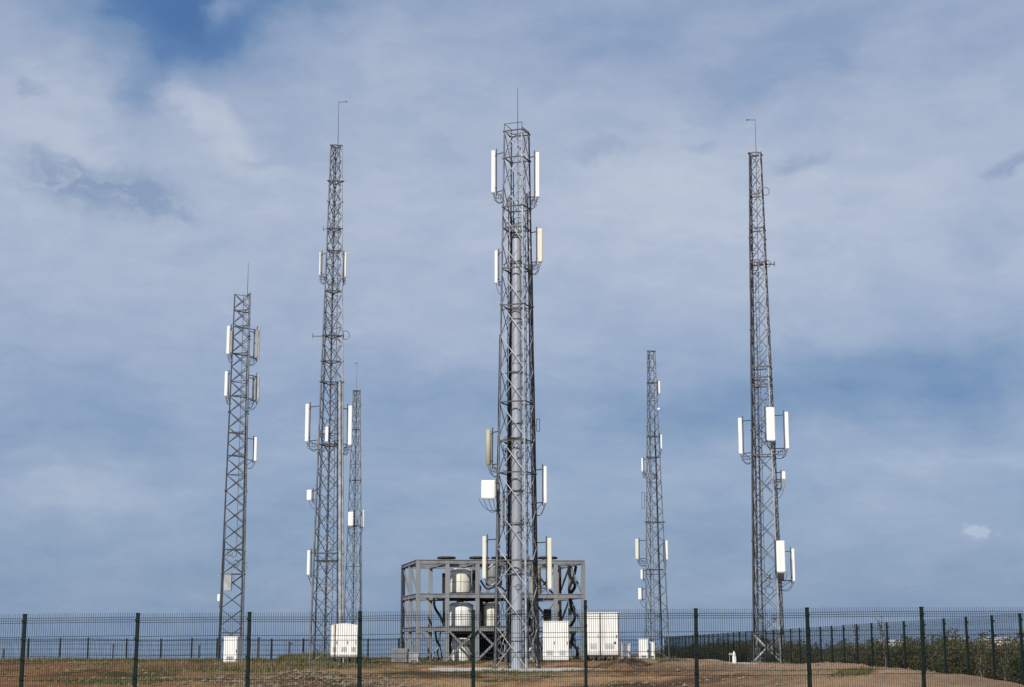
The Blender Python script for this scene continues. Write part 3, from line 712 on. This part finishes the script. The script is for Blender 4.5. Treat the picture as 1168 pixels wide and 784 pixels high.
cabinet('equipment_shelter', 669, 706, 699.5, 754, 86, 2.2, 'largest white shelter on short legs, right of the steel frame', legs=.3, seams=(-.08,), handle=(.38, .38), straps=(-.08, .49))  # last strap entry is just a dark strip down the right edge
cabinet('equipment_cabinet', 709.5, 719, 735.5, 754, 84.5, .5, 'small pale cabinet just right of the largest white shelter')
cabinet('equipment_cabinet', 729, 739.5, 729.5, 753.5, 110, .7, 'white cabinet at the left foot of the small distant tower')
cabinet('equipment_cabinet', 741, 747, 733, 753.5, 110.5, .6, 'narrow white cabinet between the legs of the small distant tower')
cabinet('equipment_cabinet', 446.5, 465, 740, 756, 86.5, 1.0, 'low grey box standing left of the steel frame', mat='framepaint', roof=False)
cabinet('equipment_cabinet', 466, 478, 745.5, 756, 85.5, .8, 'lowest pale box, touching the left corner of the steel frame', mat='steel_light')

# marker post with small plate, low stakes
p = at(837.5, 751, 86); p.z = terr(p.x, p.y) - .02; root = empty('marker_post', p, 'short white marker post standing alone left of the right tower', 'marker post')
m = MB(); m.lathe(p - Vector((0, 0, .1)), [(.11, 0), (.12, .1), (.10, .62), (.045, .86), (.03, .92)], 10); m.build('post', M['white'], root)
m = MB(); m.box(p + Vector((-.17, 0, .66)), (.2, .03, .1)); m.bar(p + Vector((-.24, 0, -.1)), p + Vector((-.24, 0, .66)), .012, 5); m.build('plate', M['beige'], root)
def stake(px, y0, Y, label, w=.11, arm=False):
    p = at(px, 755, Y); p.z = terr(p.x, p.y); t = at(px, y0, Y)
    root = empty('stake', p, label, 'stake', 'dark stakes beyond the dirt bank')
    m = MB(); h = t.z - p.z; m.box(p + Vector((0, 0, h / 2 - .15)), (w, w, h + .3), .2); m.build('post', M['timber'], root)
    m = MB(); m.lathe(p + Vector((0, 0, h)), [(w * .75, 0), (w * .75, .03), (.01, .07)], 8)
    if arm: m.bar(p + Vector((0, 0, h - .05)), p + Vector((.22, 0, h - .1)), .05, 6)
    m.build('cap', M['timber'], root)
stake(3.5, 741, 118, 'shortest dark stake at the left edge of the photo')
stake(128.5, 735.5, 116, 'dark stake left of the second near fence post')
stake(226.8, 737, 114, 'dark stake just left of the leftmost tower')
stake(329.5, 733, 116, 'dark stake with a short arm between the two left towers', arm=True)
stake(294.5, 728, 120, 'thick dark stake right of the leftmost tower', w=.16)

# ------------------------------------------------------------------ fences
HF = 2.0
def panel_mesh(L, H=HF, wr=.0035, step=.05, name='mesh_panel', bulge=True):
    m = MB()
    folds = [.10, .50, .92, 1.34, 1.80]
    zs = [0.02]
    for f in sorted([H - f for f in folds]): zs += [f - .05, f, f + .05]
    zs.append(H + .05)
    def off(z):
        for f in folds:
            if abs(z - (H - f)) < .01: return -.035
        return 0
    n = int(L / step)
    for i in range(n + 1):
        x = i * L / n
        for k in range(len(zs) - 1):
            a, b = Vector((x, off(zs[k]), zs[k])), Vector((x, off(zs[k + 1]), zs[k + 1]))
            u = Vector((wr, 0, 0)); w_ = Vector((0, wr, 0))
            vs = [a - u, a - w_, a + u, a + w_, b - u, b - w_, b + u, b + w_]
            m.add(vs, [(0, 1, 5, 4), (1, 2, 6, 5), (2, 3, 7, 6), (3, 0, 4, 7)])
    for f in folds:
        for d, o in ((-.05, 0), (.0, -.035), (.05, 0)):
            if f > .2 and d == 0: continue
            z = H - f + d; m.bar((0, o - .006, z), (L, o - .006, z), wr * 1.5, 4)
    me = bpy.data.meshes.new(name); me.from_pydata([tuple(v) for v in m.v], [], m.f); me.materials.append(M['green']); me.update()
    return me
def post_mesh(H=HF, w=.08, d=.06, z0=-.4, name='fence_post'):
    m = MB(); m.box((0, 0, (H + .03 + z0) / 2), (w, d, H + .03 - z0), 0, .006)
    m.box((0, 0, H + .04), (w * 1.12, d * 1.15, .03), 0, .006)
    for f in (.1, .5, .92, 1.34, 1.8): m.box((0, -d / 2 - .012, H - f), (w * 1.25, .03, .05))
    me = bpy.data.meshes.new(name); me.from_pydata([tuple(v) for v in m.v], [], m.f); me.materials.append(M['greenpost']); me.update()
    return me
def fence(name, label, pts, wr, L0=2.5, postw=.08, tall=None, step=.05):
    """pts: list of (x, y, ztop)"""
    x, y, z = pts[len(pts) // 2]
    root = empty(name, (x, y, z - HF), label, 'fence')
    pm = panel_mesh(L0, wr=wr, step=step); po = post_mesh(w=postw)
    for i, (x, y, z) in enumerate(pts):
        o = bpy.data.objects.new('post', po if not (tall and i == tall) else post_mesh(w=postw * .8)); COL.objects.link(o); o.parent = root
        o.location = Vector((x, y, z - HF)) - root.location
        if i + 1 < len(pts):
            d = Vector((pts[i + 1][0] - x, pts[i + 1][1] - y, 0)); o.rotation_euler.z = math.atan2(d.y, d.x)
            q = bpy.data.objects.new('mesh_panel', pm); COL.objects.link(q); q.parent = root
            q.location = Vector((x, y, (z + pts[i + 1][2]) / 2 - HF + random.uniform(-.012, .012))) - root.location
            q.rotation_euler = (0, -math.atan2(pts[i + 1][2] - z, d.length), math.atan2(d.y, d.x)); q.scale.x = d.length / L0; q.rotation_euler.y += random.uniform(-.006, .006); q.rotation_euler.x = random.uniform(-.012, .012)
            q.location.z += (z - pts[i + 1][2]) / 2
        o.rotation_euler.y = random.uniform(-.008, .008); o.rotation_euler.x = random.uniform(-.008, .008)
        if tall and i == tall:
            o.scale.z = 1.0; o.location.z += .2; o['label'] = 'taller post rising above the mesh'
    return root
near = []
for px, py in ((-101, 702.5), (28.5, 702.2), (157, 701), (284.5, 699.8), (411.5, 699), (540, 697.8), (667.5, 697), (793, 695.8), (921, 694.8), (1050, 694), (1178.5, 693.2), (1307, 692.5)):
    p = at(px, py, 36.7); near.append((p.x, p.y, p.z - .02))
fence('mesh_fence', 'dark green welded mesh fence crossing the whole foreground', near, .0040, tall=6)
side_ = []
for k in range(42):
    d = 39.4 + k * 2.52; side_.append((12.75 + .012 * k * .5, d, 1.6 + .775))
fence('mesh_fence', 'green mesh fence running away along the right side in front of the bushes', side_, .0018, 2.52, .075)
far = []
for px in (-40, -5, 33, 69, 101, 145, 184, 219, 248, 272, 310, 346, 383, 420, 455, 490, 525, 560, 595, 630, 665, 700, 735):
    p = at(px, 728.5 + random.uniform(-.3, 1.2), 146); far.append((p.x, p.y, p.z))
far.append((13.0, 145.5, 2.36))
fence('mesh_fence', 'distant mesh fence closing the back of the site against the blue', far, .007, 2.8, .13, step=.10)

# ------------------------------------------------------------------ vegetation
def shrub_parts(seed, H=2.1, W=1.0, leaves=2300, stems=44):
    rnd = random.Random(seed); st = MB(); lf = MB()
    tips = []
    for k in range(stems):
        a = rnd.uniform(0, 2 * PI); r0 = rnd.uniform(0, .25) * W; h = H * rnd.uniform(.5, 1.12)
        p = Vector((r0 * math.cos(a), r0 * math.sin(a), -.1)); lean = rnd.uniform(.05, .5) * W; seg = 5
        pts = [p.copy()]
        for j in range(1, seg + 1):
            t = j / seg; pts.append(Vector((p.x + lean * math.cos(a) * t ** 1.5 + rnd.uniform(-.04, .04), p.y + lean * math.sin(a) * t ** 1.5 + rnd.uniform(-.04, .04), h * t)))
        for j in range(seg): st.bar(pts[j], pts[j + 1], .014 * (1 - j / seg * .7), 3, .014 * (1 - (j + 1) / seg * .75))
        tips.append(pts)
        for q in range(3):
            b = pts[rnd.randint(2, seg - 1)]; e = b + Vector((rnd.uniform(-.3, .3), rnd.uniform(-.3, .3), rnd.uniform(.1, .45))); st.bar(b, e, .007, 3, .003); tips.append([b, b, b, e, e, e])
    for k in range(leaves):
        pts = rnd.choice(tips); t = min(.999, rnd.random() ** .8) * 5; j = int(t)
        c = pts[j].lerp(pts[j + 1], t - j) + Vector((rnd.gauss(0, .09), rnd.gauss(0, .09), rnd.gauss(0, .07)))
        if c.z < .05: c.z = rnd.uniform(.02, .3)
        s_ = rnd.uniform(.022, .05); n = Vector((rnd.gauss(0, 1), rnd.gauss(0, 1), rnd.gauss(0, .8))).normalized(); u = n.orthogonal().normalized(); w = n.cross(u)
        lf.add([c - u * s_ * 1.6, c - w * s_ * .7, c + u * s_ * 1.6, c + w * s_ * .7], [(0, 1, 2, 3)])
    return st, lf
protos = []
for sd, H, W in ((1, 1.9, 1.1), (2, 2.2, .9), (3, 1.6, 1.3), (4, 2.35, .8)):
    st, lf = shrub_parts(sd, H, W)
    o1 = st.build('stem', M['stem']); o2 = lf.build('foliage', M['leaf'])
    protos.append((o1.data, o2.data)); bpy.data.objects.remove(o1); bpy.data.objects.remove(o2)
rnd = random.Random(5); spots = []
y = 44.0
while y < 215:
    for row in range(3):
        x = 14.2 + row * 1.9 + rnd.uniform(-.5, .5); spots.append((x, y + rnd.uniform(-.4, .4), row))
    y += 1.2 + y * .004
for i, (x, y, row) in enumerate(spots):
    r_ = empty('shrub', (x, y, terr(x, y)), 'dark olive shrub in the dense row behind the right side fence', 'shrub', 'shrubs behind the right side fence')
    far_k = sstep(60, 150, y)
    sc = rnd.uniform(.66, .86) * (1 + .10 * far_k) * (1.0 if row else .88)
    r_.scale = (sc * rnd.uniform(1, 1.3) * (1 + .5 * far_k), sc * rnd.uniform(1, 1.3) * (1 + .5 * far_k), sc); r_.rotation_euler.z = rnd.uniform(0, 6.28)
    pr = protos[rnd.randrange(4)]
    for nm, me in (('stem', pr[0]), ('foliage', pr[1])):
        o = bpy.data.objects.new(nm, me); COL.objects.link(o); o.parent = r_
# thin bare birches among the shrubs
def birch(x, y, H, label, seed):
    rnd = random.Random(seed); g = terr(x, y); r_ = empty('young_tree', (x, y, g), label, 'tree', 'thin young trees behind the right side fence')
    m = MB(); pts = [Vector((x, y, g - .1))]
    for k in range(1, 7): pts.append(Vector((x + rnd.uniform(-.05, .05) * k * .5, y, g + H * k / 6)))
    for k in range(6): m.bar(pts[k], pts[k + 1], .035 * (1 - k / 6.5), 5, .035 * (1 - (k + 1) / 6.5))
    m.build('trunk', M['birch'], r_)
    m = MB(); lf = MB()
    for k in range(26):
        t = rnd.uniform(.3, 1) * 6 * .99; j = int(t); p = pts[j].lerp(pts[j + 1], t - j); a = rnd.uniform(0, 6.28); L = rnd.uniform(.2, .55)
        e = p + Vector((math.cos(a) * L * .5, math.sin(a) * L * .5, L)); m.bar(p, e, .008, 3, .003)
        for q in range(9):
            c = p.lerp(e, rnd.random()) + Vector((rnd.gauss(0, .05), rnd.gauss(0, .05), rnd.gauss(0, .05))); s_ = .03
            n = Vector((rnd.gauss(0, 1), rnd.gauss(0, 1), rnd.gauss(0, 1))).normalized(); u = n.orthogonal().normalized(); w = n.cross(u); lf.add([c - u * s_, c - w * s_ * .6, c + u * s_, c + w * s_ * .6], [(0, 1, 2, 3)])
    m.build('branches', M['stem'], r_); lf.build('foliage', M['leaf'], r_)
for i, (px, d, H) in enumerate(((1065, 54, 1.5), (1146, 47, 1.6), (976, 66, 1.9), (1118, 50, 1.75), (905, 84, 1.9), (1010, 60, 1.85))):
    p = at(px, 740, d); where = ['beside the second near post from the right', 'nearest the right edge of the photo', 'right of the tall right tower, tallest of the row', 'right of the white building', 'directly behind the right tower foot', 'midway along the right fence'][i]
    birch(p.x, d, H, 'thin young tree ' + where, 40 + i)

# grass and dirt clumps
def blades(name, n, fn, mat, label, hmin, hmax, seed, w=.008):
    rnd = random.Random(seed); m = MB(); c = 0; tries = 0
    while c < n and tries < n * 30:
        tries += 1; r = fn(rnd)
        if r is None: continue
        x, y, k = r; z = terr(x, y) - .01; c += 1
        for q in range(3):
            h = rnd.uniform(hmin, hmax) * k; a = rnd.uniform(0, 6.28); l = h * rnd.uniform(.1, .6)
            bx, by = x + rnd.gauss(0, .04), y + rnd.gauss(0, .04); ux, uy = math.cos(a + 1.57) * w, math.sin(a + 1.57) * w
            m.add([(bx - ux, by - uy, z), (bx + ux, by + uy, z), (bx + math.cos(a) * l, by + math.sin(a) * l, z + h)], [(0, 1, 2)])
    o = m.build(name, M[mat]); tag(o, label, 'grass', kind='stuff')
def crest(rnd):
    y = rnd.uniform(88, 124); x = rnd.uniform(-.34, .10) * y
    if noise.noise(Vector((x * .22, y * .15, 1.3))) < -.05: return None
    return x, y, .6 + noise.noise(Vector((x * .5, y * .3, 5.0))) * .8 + .3
blades('grass', 15000, crest, 'grass', 'low green grass along the crest of the plateau', .06, .26, 3, .014)
def behind(rnd):
    y = rnd.uniform(90, 116); px = rnd.uniform(322, 450); x = (px - 584) / F * y
    k = math.exp(-((px - 365) / 55) ** 2) * .9 + .35; return x, y, k * (1 + noise.noise(Vector((x, y * .3, 0))) * .8)
blades('tall_grass', 6500, behind, 'grass', 'taller green grass behind the foot of the tall left tower', .15, .42, 4, .014)
def patch(rnd):
    y = rnd.uniform(44, 88); x = rnd.uniform(-.33, .33) * y
    v = noise.noise(Vector((x * .3, y * .14, 9.0)))
    if v < .18 : return None
    return x, y, .5 + v
blades('dry_grass', 12000, patch, 'drygrass', 'scattered dry grass tufts on the dirt bank', .03, .13, 5, .007)
def weeds(rnd):
    bx, by, r, k = rnd.choice(((-10.2, 62, 2.4, 1.3), (-12.6, 52, 1.4, 1.0), (9.2, 45.5, .35, .7), (0.5, 64, 2.0, .9), (-8.5, 73, 3, 1.2), (-15, 66, 3, 1.1), (-3.5, 47.5, 1.0, .8)))
    x, y = rnd.gauss(bx, r * .6), rnd.gauss(by, r * .6); return x, y, k * rnd.uniform(.6, 1.2)
blades('weeds', 7000, weeds, 'grass', 'dark green weed patches scattered on the dirt bank', .05, .18, 8, .012)
def rocks(n, seed):
    rnd = random.Random(seed); m = MB()
    for k in range(n):
        y = rnd.uniform(44, 105) if rnd.random() < .8 else rnd.uniform(46, 60); x = rnd.uniform(-.33, .33) * y
        if rnd.random() < .3: x, y = rnd.gauss(-6.2, 1.9), rnd.gauss(52.5, 1.6)
        elif noise.noise(Vector((x * .25, y * .2, 4.0))) < -.1 and rnd.random() < .8: continue
        s_ = rnd.uniform(.015, .05) * (1 + 1.3 * (rnd.random() < .06)); z = terr(x, y) + s_ * .2
        vs = [Vector((a * s_ * rnd.uniform(.7, 1.2) + x, b * s_ * rnd.uniform(.7, 1.2) + y, c * s_ * rnd.uniform(.5, .9) + z)) for a, b, c in ((1, 0, 0), (-1, 0, 0), (0, 1, 0), (0, -1, 0), (0, 0, 1), (0, 0, -1))]
        m.add(vs, [(0, 2, 4), (2, 1, 4), (1, 3, 4), (3, 0, 4), (2, 0, 5), (1, 2, 5), (3, 1, 5), (0, 3, 5)])
    o = m.build('gravel', M['stone']); tag(o, 'loose stones and clods scattered over the brown dirt', 'gravel', kind='stuff')
rocks(9000, 6)

# far buildings beyond the shrubs
def building(px0, px1, y0, y1, Y, depth, label):
    a = at(px0, y0, Y); c = at(px1, y1, Y); w = c.x - a.x; X = (a.x + c.x) / 2; g = terr(X, Y); h = a.z - g
    r_ = empty('white_building', (X, Y, g), label, 'building', 'pale buildings beyond the shrubs')
    m = MB(); m.box((X, Y + depth / 2, g + h * .42), (w, depth, h * .84)); m.build('wall', M['cabinet'], r_)
    m = MB(); e = h * .84; o_ = .25
    vs = [(X - w / 2 - o_, Y - o_, g + e), (X + w / 2 + o_, Y - o_, g + e), (X + w / 2 + o_, Y + depth + o_, g + e), (X - w / 2 - o_, Y + depth + o_, g + e), (X - w / 2 - o_, Y + depth / 2, g + h), (X + w / 2 + o_, Y + depth / 2, g + h)]
    m.add(vs, [(0, 1, 5, 4), (2, 3, 4, 5), (0, 4, 3), (1, 2, 5), (3, 2, 1, 0)]); m.build('roof', M['roof'], r_)
    for k in range(3):
        m = MB(); m.box((X + (k - 1) * w * .3, Y - .01, g + h * .5), (w * .13, .06, h * .2)); m.build('window', M['glassdark'], r_)
building(1085, 1105, 727.5, 746, 260, 6, 'bright white building glimpsed through the right side fence')
building(1008, 1030, 729.5, 744, 300, 7, 'low pale-roofed building further left beyond the shrubs')
building(1130, 1160, 726.5, 740, 300, 8, 'pale-roofed building nearest the right edge beyond the shrubs')

# ------------------------------------------------------------------ sky
W = bpy.data.worlds.new('World'); S.world = W; W.use_nodes = True
nt = W.node_tree; N, L = nt.nodes, nt.links
SUN_AZ, SUN_EL = R(206), R(35)         # compass style from +Y towards +X: behind and left of the camera
bg = N['Background']; bg.inputs['Strength'].default_value = 0.1
sky = N.new('ShaderNodeTexSky'); sky.sky_type = 'NISHITA'; sky.sun_disc = False; sky.sun_elevation = SUN_EL; sky.sun_rotation = SUN_AZ
tc = N.new('ShaderNodeTexCoord')
def math_(op, a, b=None, clamp=False):
    n = N.new('ShaderNodeMath'); n.operation = op; n.use_clamp = clamp
    for i, v in enumerate((a, b)):
        if v is None: continue
        if isinstance(v, (int, float)): n.inputs[i].default_value = v
        else: L.new(v, n.inputs[i])
    return n.outputs[0]
nrm = N.new('ShaderNodeVectorMath'); nrm.operation = 'NORMALIZE'; L.new(tc.outputs['Generated'], nrm.inputs[0])
sx = N.new('ShaderNodeSeparateXYZ'); L.new(nrm.outputs[0], sx.inputs[0])
az = math_('ARCTAN2', sx.outputs[0], sx.outputs[1]); el = math_('ARCSINE', sx.outputs[2])
cmb = N.new('ShaderNodeCombineXYZ'); L.new(math_('MULTIPLY', az, 10), cmb.inputs[0]); L.new(math_('MULTIPLY', el, 10), cmb.inputs[1])
def uv(px, py):
    d = raydir(px, py).normalized(); return math.atan2(d.x, d.y) * 10, math.asin(d.z) * 10
PXU = 10 / F
# warp the coordinates a little so nothing is a clean ellipse
wn = N.new('ShaderNodeTexNoise'); wn.inputs['Scale'].default_value = 1.6; wn.inputs['Detail'].default_value = 6; wn.inputs['Roughness'].default_value = .55; L.new(cmb.outputs[0], wn.inputs['Vector'])
ws = N.new('ShaderNodeVectorMath'); ws.operation = 'SUBTRACT'; L.new(wn.outputs['Color'], ws.inputs[0]); ws.inputs[1].default_value = (.5, .5, .5)
wm = N.new('ShaderNodeVectorMath'); wm.operation = 'MULTIPLY'; L.new(ws.outputs[0], wm.inputs[0]); wm.inputs[1].default_value = (.9, .55, 0)
wa = N.new('ShaderNodeVectorMath'); wa.operation = 'ADD'; L.new(cmb.outputs[0], wa.inputs[0]); L.new(wm.outputs[0], wa.inputs[1])
P = wa.outputs[0]
wm2 = N.new('ShaderNodeVectorMath'); wm2.operation = 'SCALE'; L.new(wm.outputs[0], wm2.inputs[0]); wm2.inputs['Scale'].default_value = .3
wa2 = N.new('ShaderNodeVectorMath'); wa2.operation = 'ADD'; L.new(cmb.outputs[0], wa2.inputs[0]); L.new(wm2.outputs[0], wa2.inputs[1]); P2 = wa2.outputs[0]
def noise_(scale, sxy, det=8, rough=.55, src=P, rot=0, loc=(0, 0, 0)):
    mp = N.new('ShaderNodeMapping'); mp.inputs['Scale'].default_value = (*sxy, 1); mp.inputs['Rotation'].default_value = (0, 0, rot); mp.inputs['Location'].default_value = loc; L.new(src, mp.inputs[0])
    n = N.new('ShaderNodeTexNoise'); n.inputs['Scale'].default_value = scale; n.inputs['Detail'].default_value = det; n.inputs['Roughness'].default_value = rough; L.new(mp.outputs[0], n.inputs['Vector']); return n.outputs['Fac']
def blob(px, py, rx, ry, amt, rot=0.0, src=P):
    u, v = uv(px, py); mp = N.new('ShaderNodeMapping'); mp.vector_type = 'TEXTURE'
    mp.inputs['Location'].default_value = (u, v, 0); mp.inputs['Rotation'].default_value = (0, 0, R(rot)); mp.inputs['Scale'].default_value = (rx * PXU, ry * PXU, 1)
    L.new(src, mp.inputs[0]); g = N.new('ShaderNodeTexGradient'); g.gradient_type = 'SPHERICAL'; L.new(mp.outputs[0], g.inputs[0])
    s_ = N.new('ShaderNodeMapRange'); s_.interpolation_type = 'SMOOTHERSTEP'; L.new(g.outputs['Fac'], s_.inputs[0]); s_.inputs[4].default_value = amt
    return s_.outputs[0]
er = N.new('ShaderNodeValToRGB'); e0 = uv(584, 780)[1]; e1 = uv(584, 0)[1]
vfac = N.new('ShaderNodeMapRange'); L.new(math_('MULTIPLY', el, 10), vfac.inputs[0]); vfac.inputs[1].default_value = e0; vfac.inputs[2].default_value = e1
L.new(vfac.outputs[0], er.inputs[0])
prof = [(780, .36), (700, .40), (620, .48), (540, .57), (470, .57), (420, .62), (330, .80), (220, .86), (110, .75), (0, .63)]
while len(er.color_ramp.elements) < len(prof): er.color_ramp.elements.new(.5)
for i, (py, v) in enumerate(prof):
    er.color_ramp.elements[i].position = (uv(584, py)[1] - e0) / (e1 - e0); er.color_ramp.elements[i].color = (v, v, v, 1)
val = er.outputs[0]
blobs = [(205, -20, 230, 190, -.55, 0), (200, 15, 120, 110, -.30, -20), (300, -5, 150, 34, -.26, 0), (165, 110, 60, 90, -.12, 20), (246, 20, 45, 20, .16, 30), (160, 130, 80, 60, -.15, 40), (262, 20, 70, 26, .30, 25), (225, 135, 120, 40, .24, -35), (60, 130, 140, 110, .10, 0),
         (420, 60, 160, 60, .05, 0), (345, 175, 90, 50, -.10, -30), (700, 60, 190, 70, -.12, 0), (900, 70, 180, 70, -.14, 10), (1140, 40, 120, 60, -.08, 0),
         (800, 230, 340, 140, .10, 0), (1130, 270, 90, 60, -.12, 0), (1000, 440, 380, 75, -.27, 4), (760, 470, 240, 70, -.10, 0), (480, 470, 220, 90, -.08, 0), (60, 480, 200, 60, -.10, 0),
         (120, 560, 240, 40, .10, 4), (1080, 520, 200, 40, .10, 4), (700, 560, 220, 50, .06, 0), (960, 610, 140, 40, .05, 0), (540, 380, 300, 60, .05, 0)]
for b_ in blobs: val = math_('ADD', val, blob(*b_))
val = math_('ADD', val, math_('MULTIPLY', math_('SUBTRACT', noise_(.9, (1, 2.2), 9, .55), .5), .36))
val = math_('ADD', val, math_('MULTIPLY', math_('SUBTRACT', noise_(2.6, (1, 2.6), 10, .64, rot=R(28), src=P2, loc=(7, 2, 0)), .5), .30))
lowm = N.new('ShaderNodeMapRange'); L.new(vfac.outputs[0], lowm.inputs[0]); lowm.inputs[1].default_value = .62; lowm.inputs[2].default_value = .35; lowm.inputs[4].default_value = .30
val = math_('ADD', val, math_('MULTIPLY', math_('SUBTRACT', noise_(1.3, (.6, 3.6), 8, .6, src=P2, loc=(2, 9, 0)), .5), lowm.outputs[0]))
val = math_('ADD', val, math_('MULTIPLY', math_('SUBTRACT', noise_(2.4, (1, 2.0), 9, .6, rot=R(25), loc=(3, 1, 0)), .5), .15))
cr = N.new('ShaderNodeValToRGB'); L.new(math_('DIVIDE', math_('ADD', val, .5), 1.5), cr.inputs[0])
ST = 10.0
stops = [(-.5, (.050, .130, .340)), (-.05, (.080, .178, .40)), (.18, (.115, .220, .435)), (.40, (.208, .312, .495)), (.60, (.300, .388, .562)), (.78, (.400, .472, .622)), (1.0, (.520, .578, .690))]
while len(cr.color_ramp.elements) < len(stops): cr.color_ramp.elements.new(.5)
for i, (p_, c) in enumerate(stops): cr.color_ramp.elements[i].position = (p_ + .5) / 1.5; cr.color_ramp.elements[i].color = (*c, 1)
# thin grey wisps drifting in front
ds = [blob(112, 210, 160, 40, 1.3, -10), blob(195, 238, 60, 16, .8, -5), blob(40, 100, 40, 22, .6, -15), blob(60, 185, 60, 14, .5, -8), blob(680, 165, 80, 16, .5, 0), blob(925, 182, 75, 18, .7, 0), blob(1150, 190, 50, 20, .9, 0), blob(800, 165, 50, 12, .5), blob(290, 180, 60, 10, .4, -5)]
dv = ds[0]
for d_ in ds[1:]: dv = math_('MAXIMUM', dv, d_)
wn2 = N.new('ShaderNodeMapRange'); L.new(noise_(5, (1, 2.6), 9, .62, rot=R(10)), wn2.inputs[0]); wn2.inputs[1].default_value = .25; wn2.inputs[2].default_value = .55
dv = math_('MULTIPLY', math_('MULTIPLY', dv, wn2.outputs[0]), .95, True)
mxd = N.new('ShaderNodeMix'); mxd.data_type = 'RGBA'; L.new(math_('MULTIPLY', dv, .75), mxd.inputs[0]); L.new(cr.outputs[0], mxd.inputs[6]); mxd.inputs[7].default_value = (.205, .295, .465, 1)
# one small bright cloud low on the right
fine = noise_(16, (1, 1.3), 8, .65, src=cmb.outputs[0])
sc_ = math_('ADD', blob(1113, 606, 30, 15, 1.1, -8, cmb.outputs[0]), math_('MULTIPLY', math_('SUBTRACT', fine, .5), 2.6))
scm = N.new('ShaderNodeMapRange'); L.new(sc_, scm.inputs[0]); scm.inputs[1].default_value = .2; scm.inputs[2].default_value = .95; scm.inputs[4].default_value = .75; scm.interpolation_type = 'SMOOTHSTEP'
scm2 = math_('MULTIPLY', scm.outputs[0], math_('MULTIPLY', blob(1112, 607, 55, 26, 1.0, 0, cmb.outputs[0]), 2.5, True))
mxc = N.new('ShaderNodeMix'); mxc.data_type = 'RGBA'; L.new(scm2, mxc.inputs[0]); L.new(mxd.outputs[2], mxc.inputs[6]); mxc.inputs[7].default_value = (.44, .53, .68, 1)
sc10 = N.new('ShaderNodeVectorMath'); sc10.operation = 'SCALE'; L.new(mxc.outputs[2], sc10.inputs[0]); sc10.inputs['Scale'].default_value = ST
mxs = N.new('ShaderNodeMix'); mxs.data_type = 'RGBA'; mxs.inputs[0].default_value = .88; L.new(sky.outputs[0], mxs.inputs[6]); L.new(sc10.outputs[0], mxs.inputs[7])
L.new(mxs.outputs[2], bg.inputs['Color'])

sl = bpy.data.lights.new('sun', 'SUN'); sl.energy = 4.6; sl.angle = R(.53); sl.color = (1, .95, .87)
so = bpy.data.objects.new('sun', sl); COL.objects.link(so)
d = Vector((math.sin(SUN_AZ) * math.cos(SUN_EL), math.cos(SUN_AZ) * math.cos(SUN_EL), math.sin(SUN_EL)))
so.rotation_euler = d.to_track_quat('Z', 'Y').to_euler(); so.location = (0, -20, 30)

# ------------------------------------------------------------------ camera
cd = bpy.data.cameras.new('camera'); cam = bpy.data.objects.new('camera', cd); COL.objects.link(cam); S.camera = cam
cd.sensor_width = 36; cd.lens = 36 * F / 1168; cd.clip_start = .5; cd.clip_end = 90000
cam.location = CAM; cam.rotation_euler = (PI / 2 + PITCH, 0, 0)
S.view_settings.view_transform = 'Standard'; S.view_settings.look = 'None'; S.view_settings.exposure = 0; S.view_settings.gamma = 1
S.render.engine = 'CYCLES'; S.cycles.max_bounces = 5; S.cycles.use_denoising = True
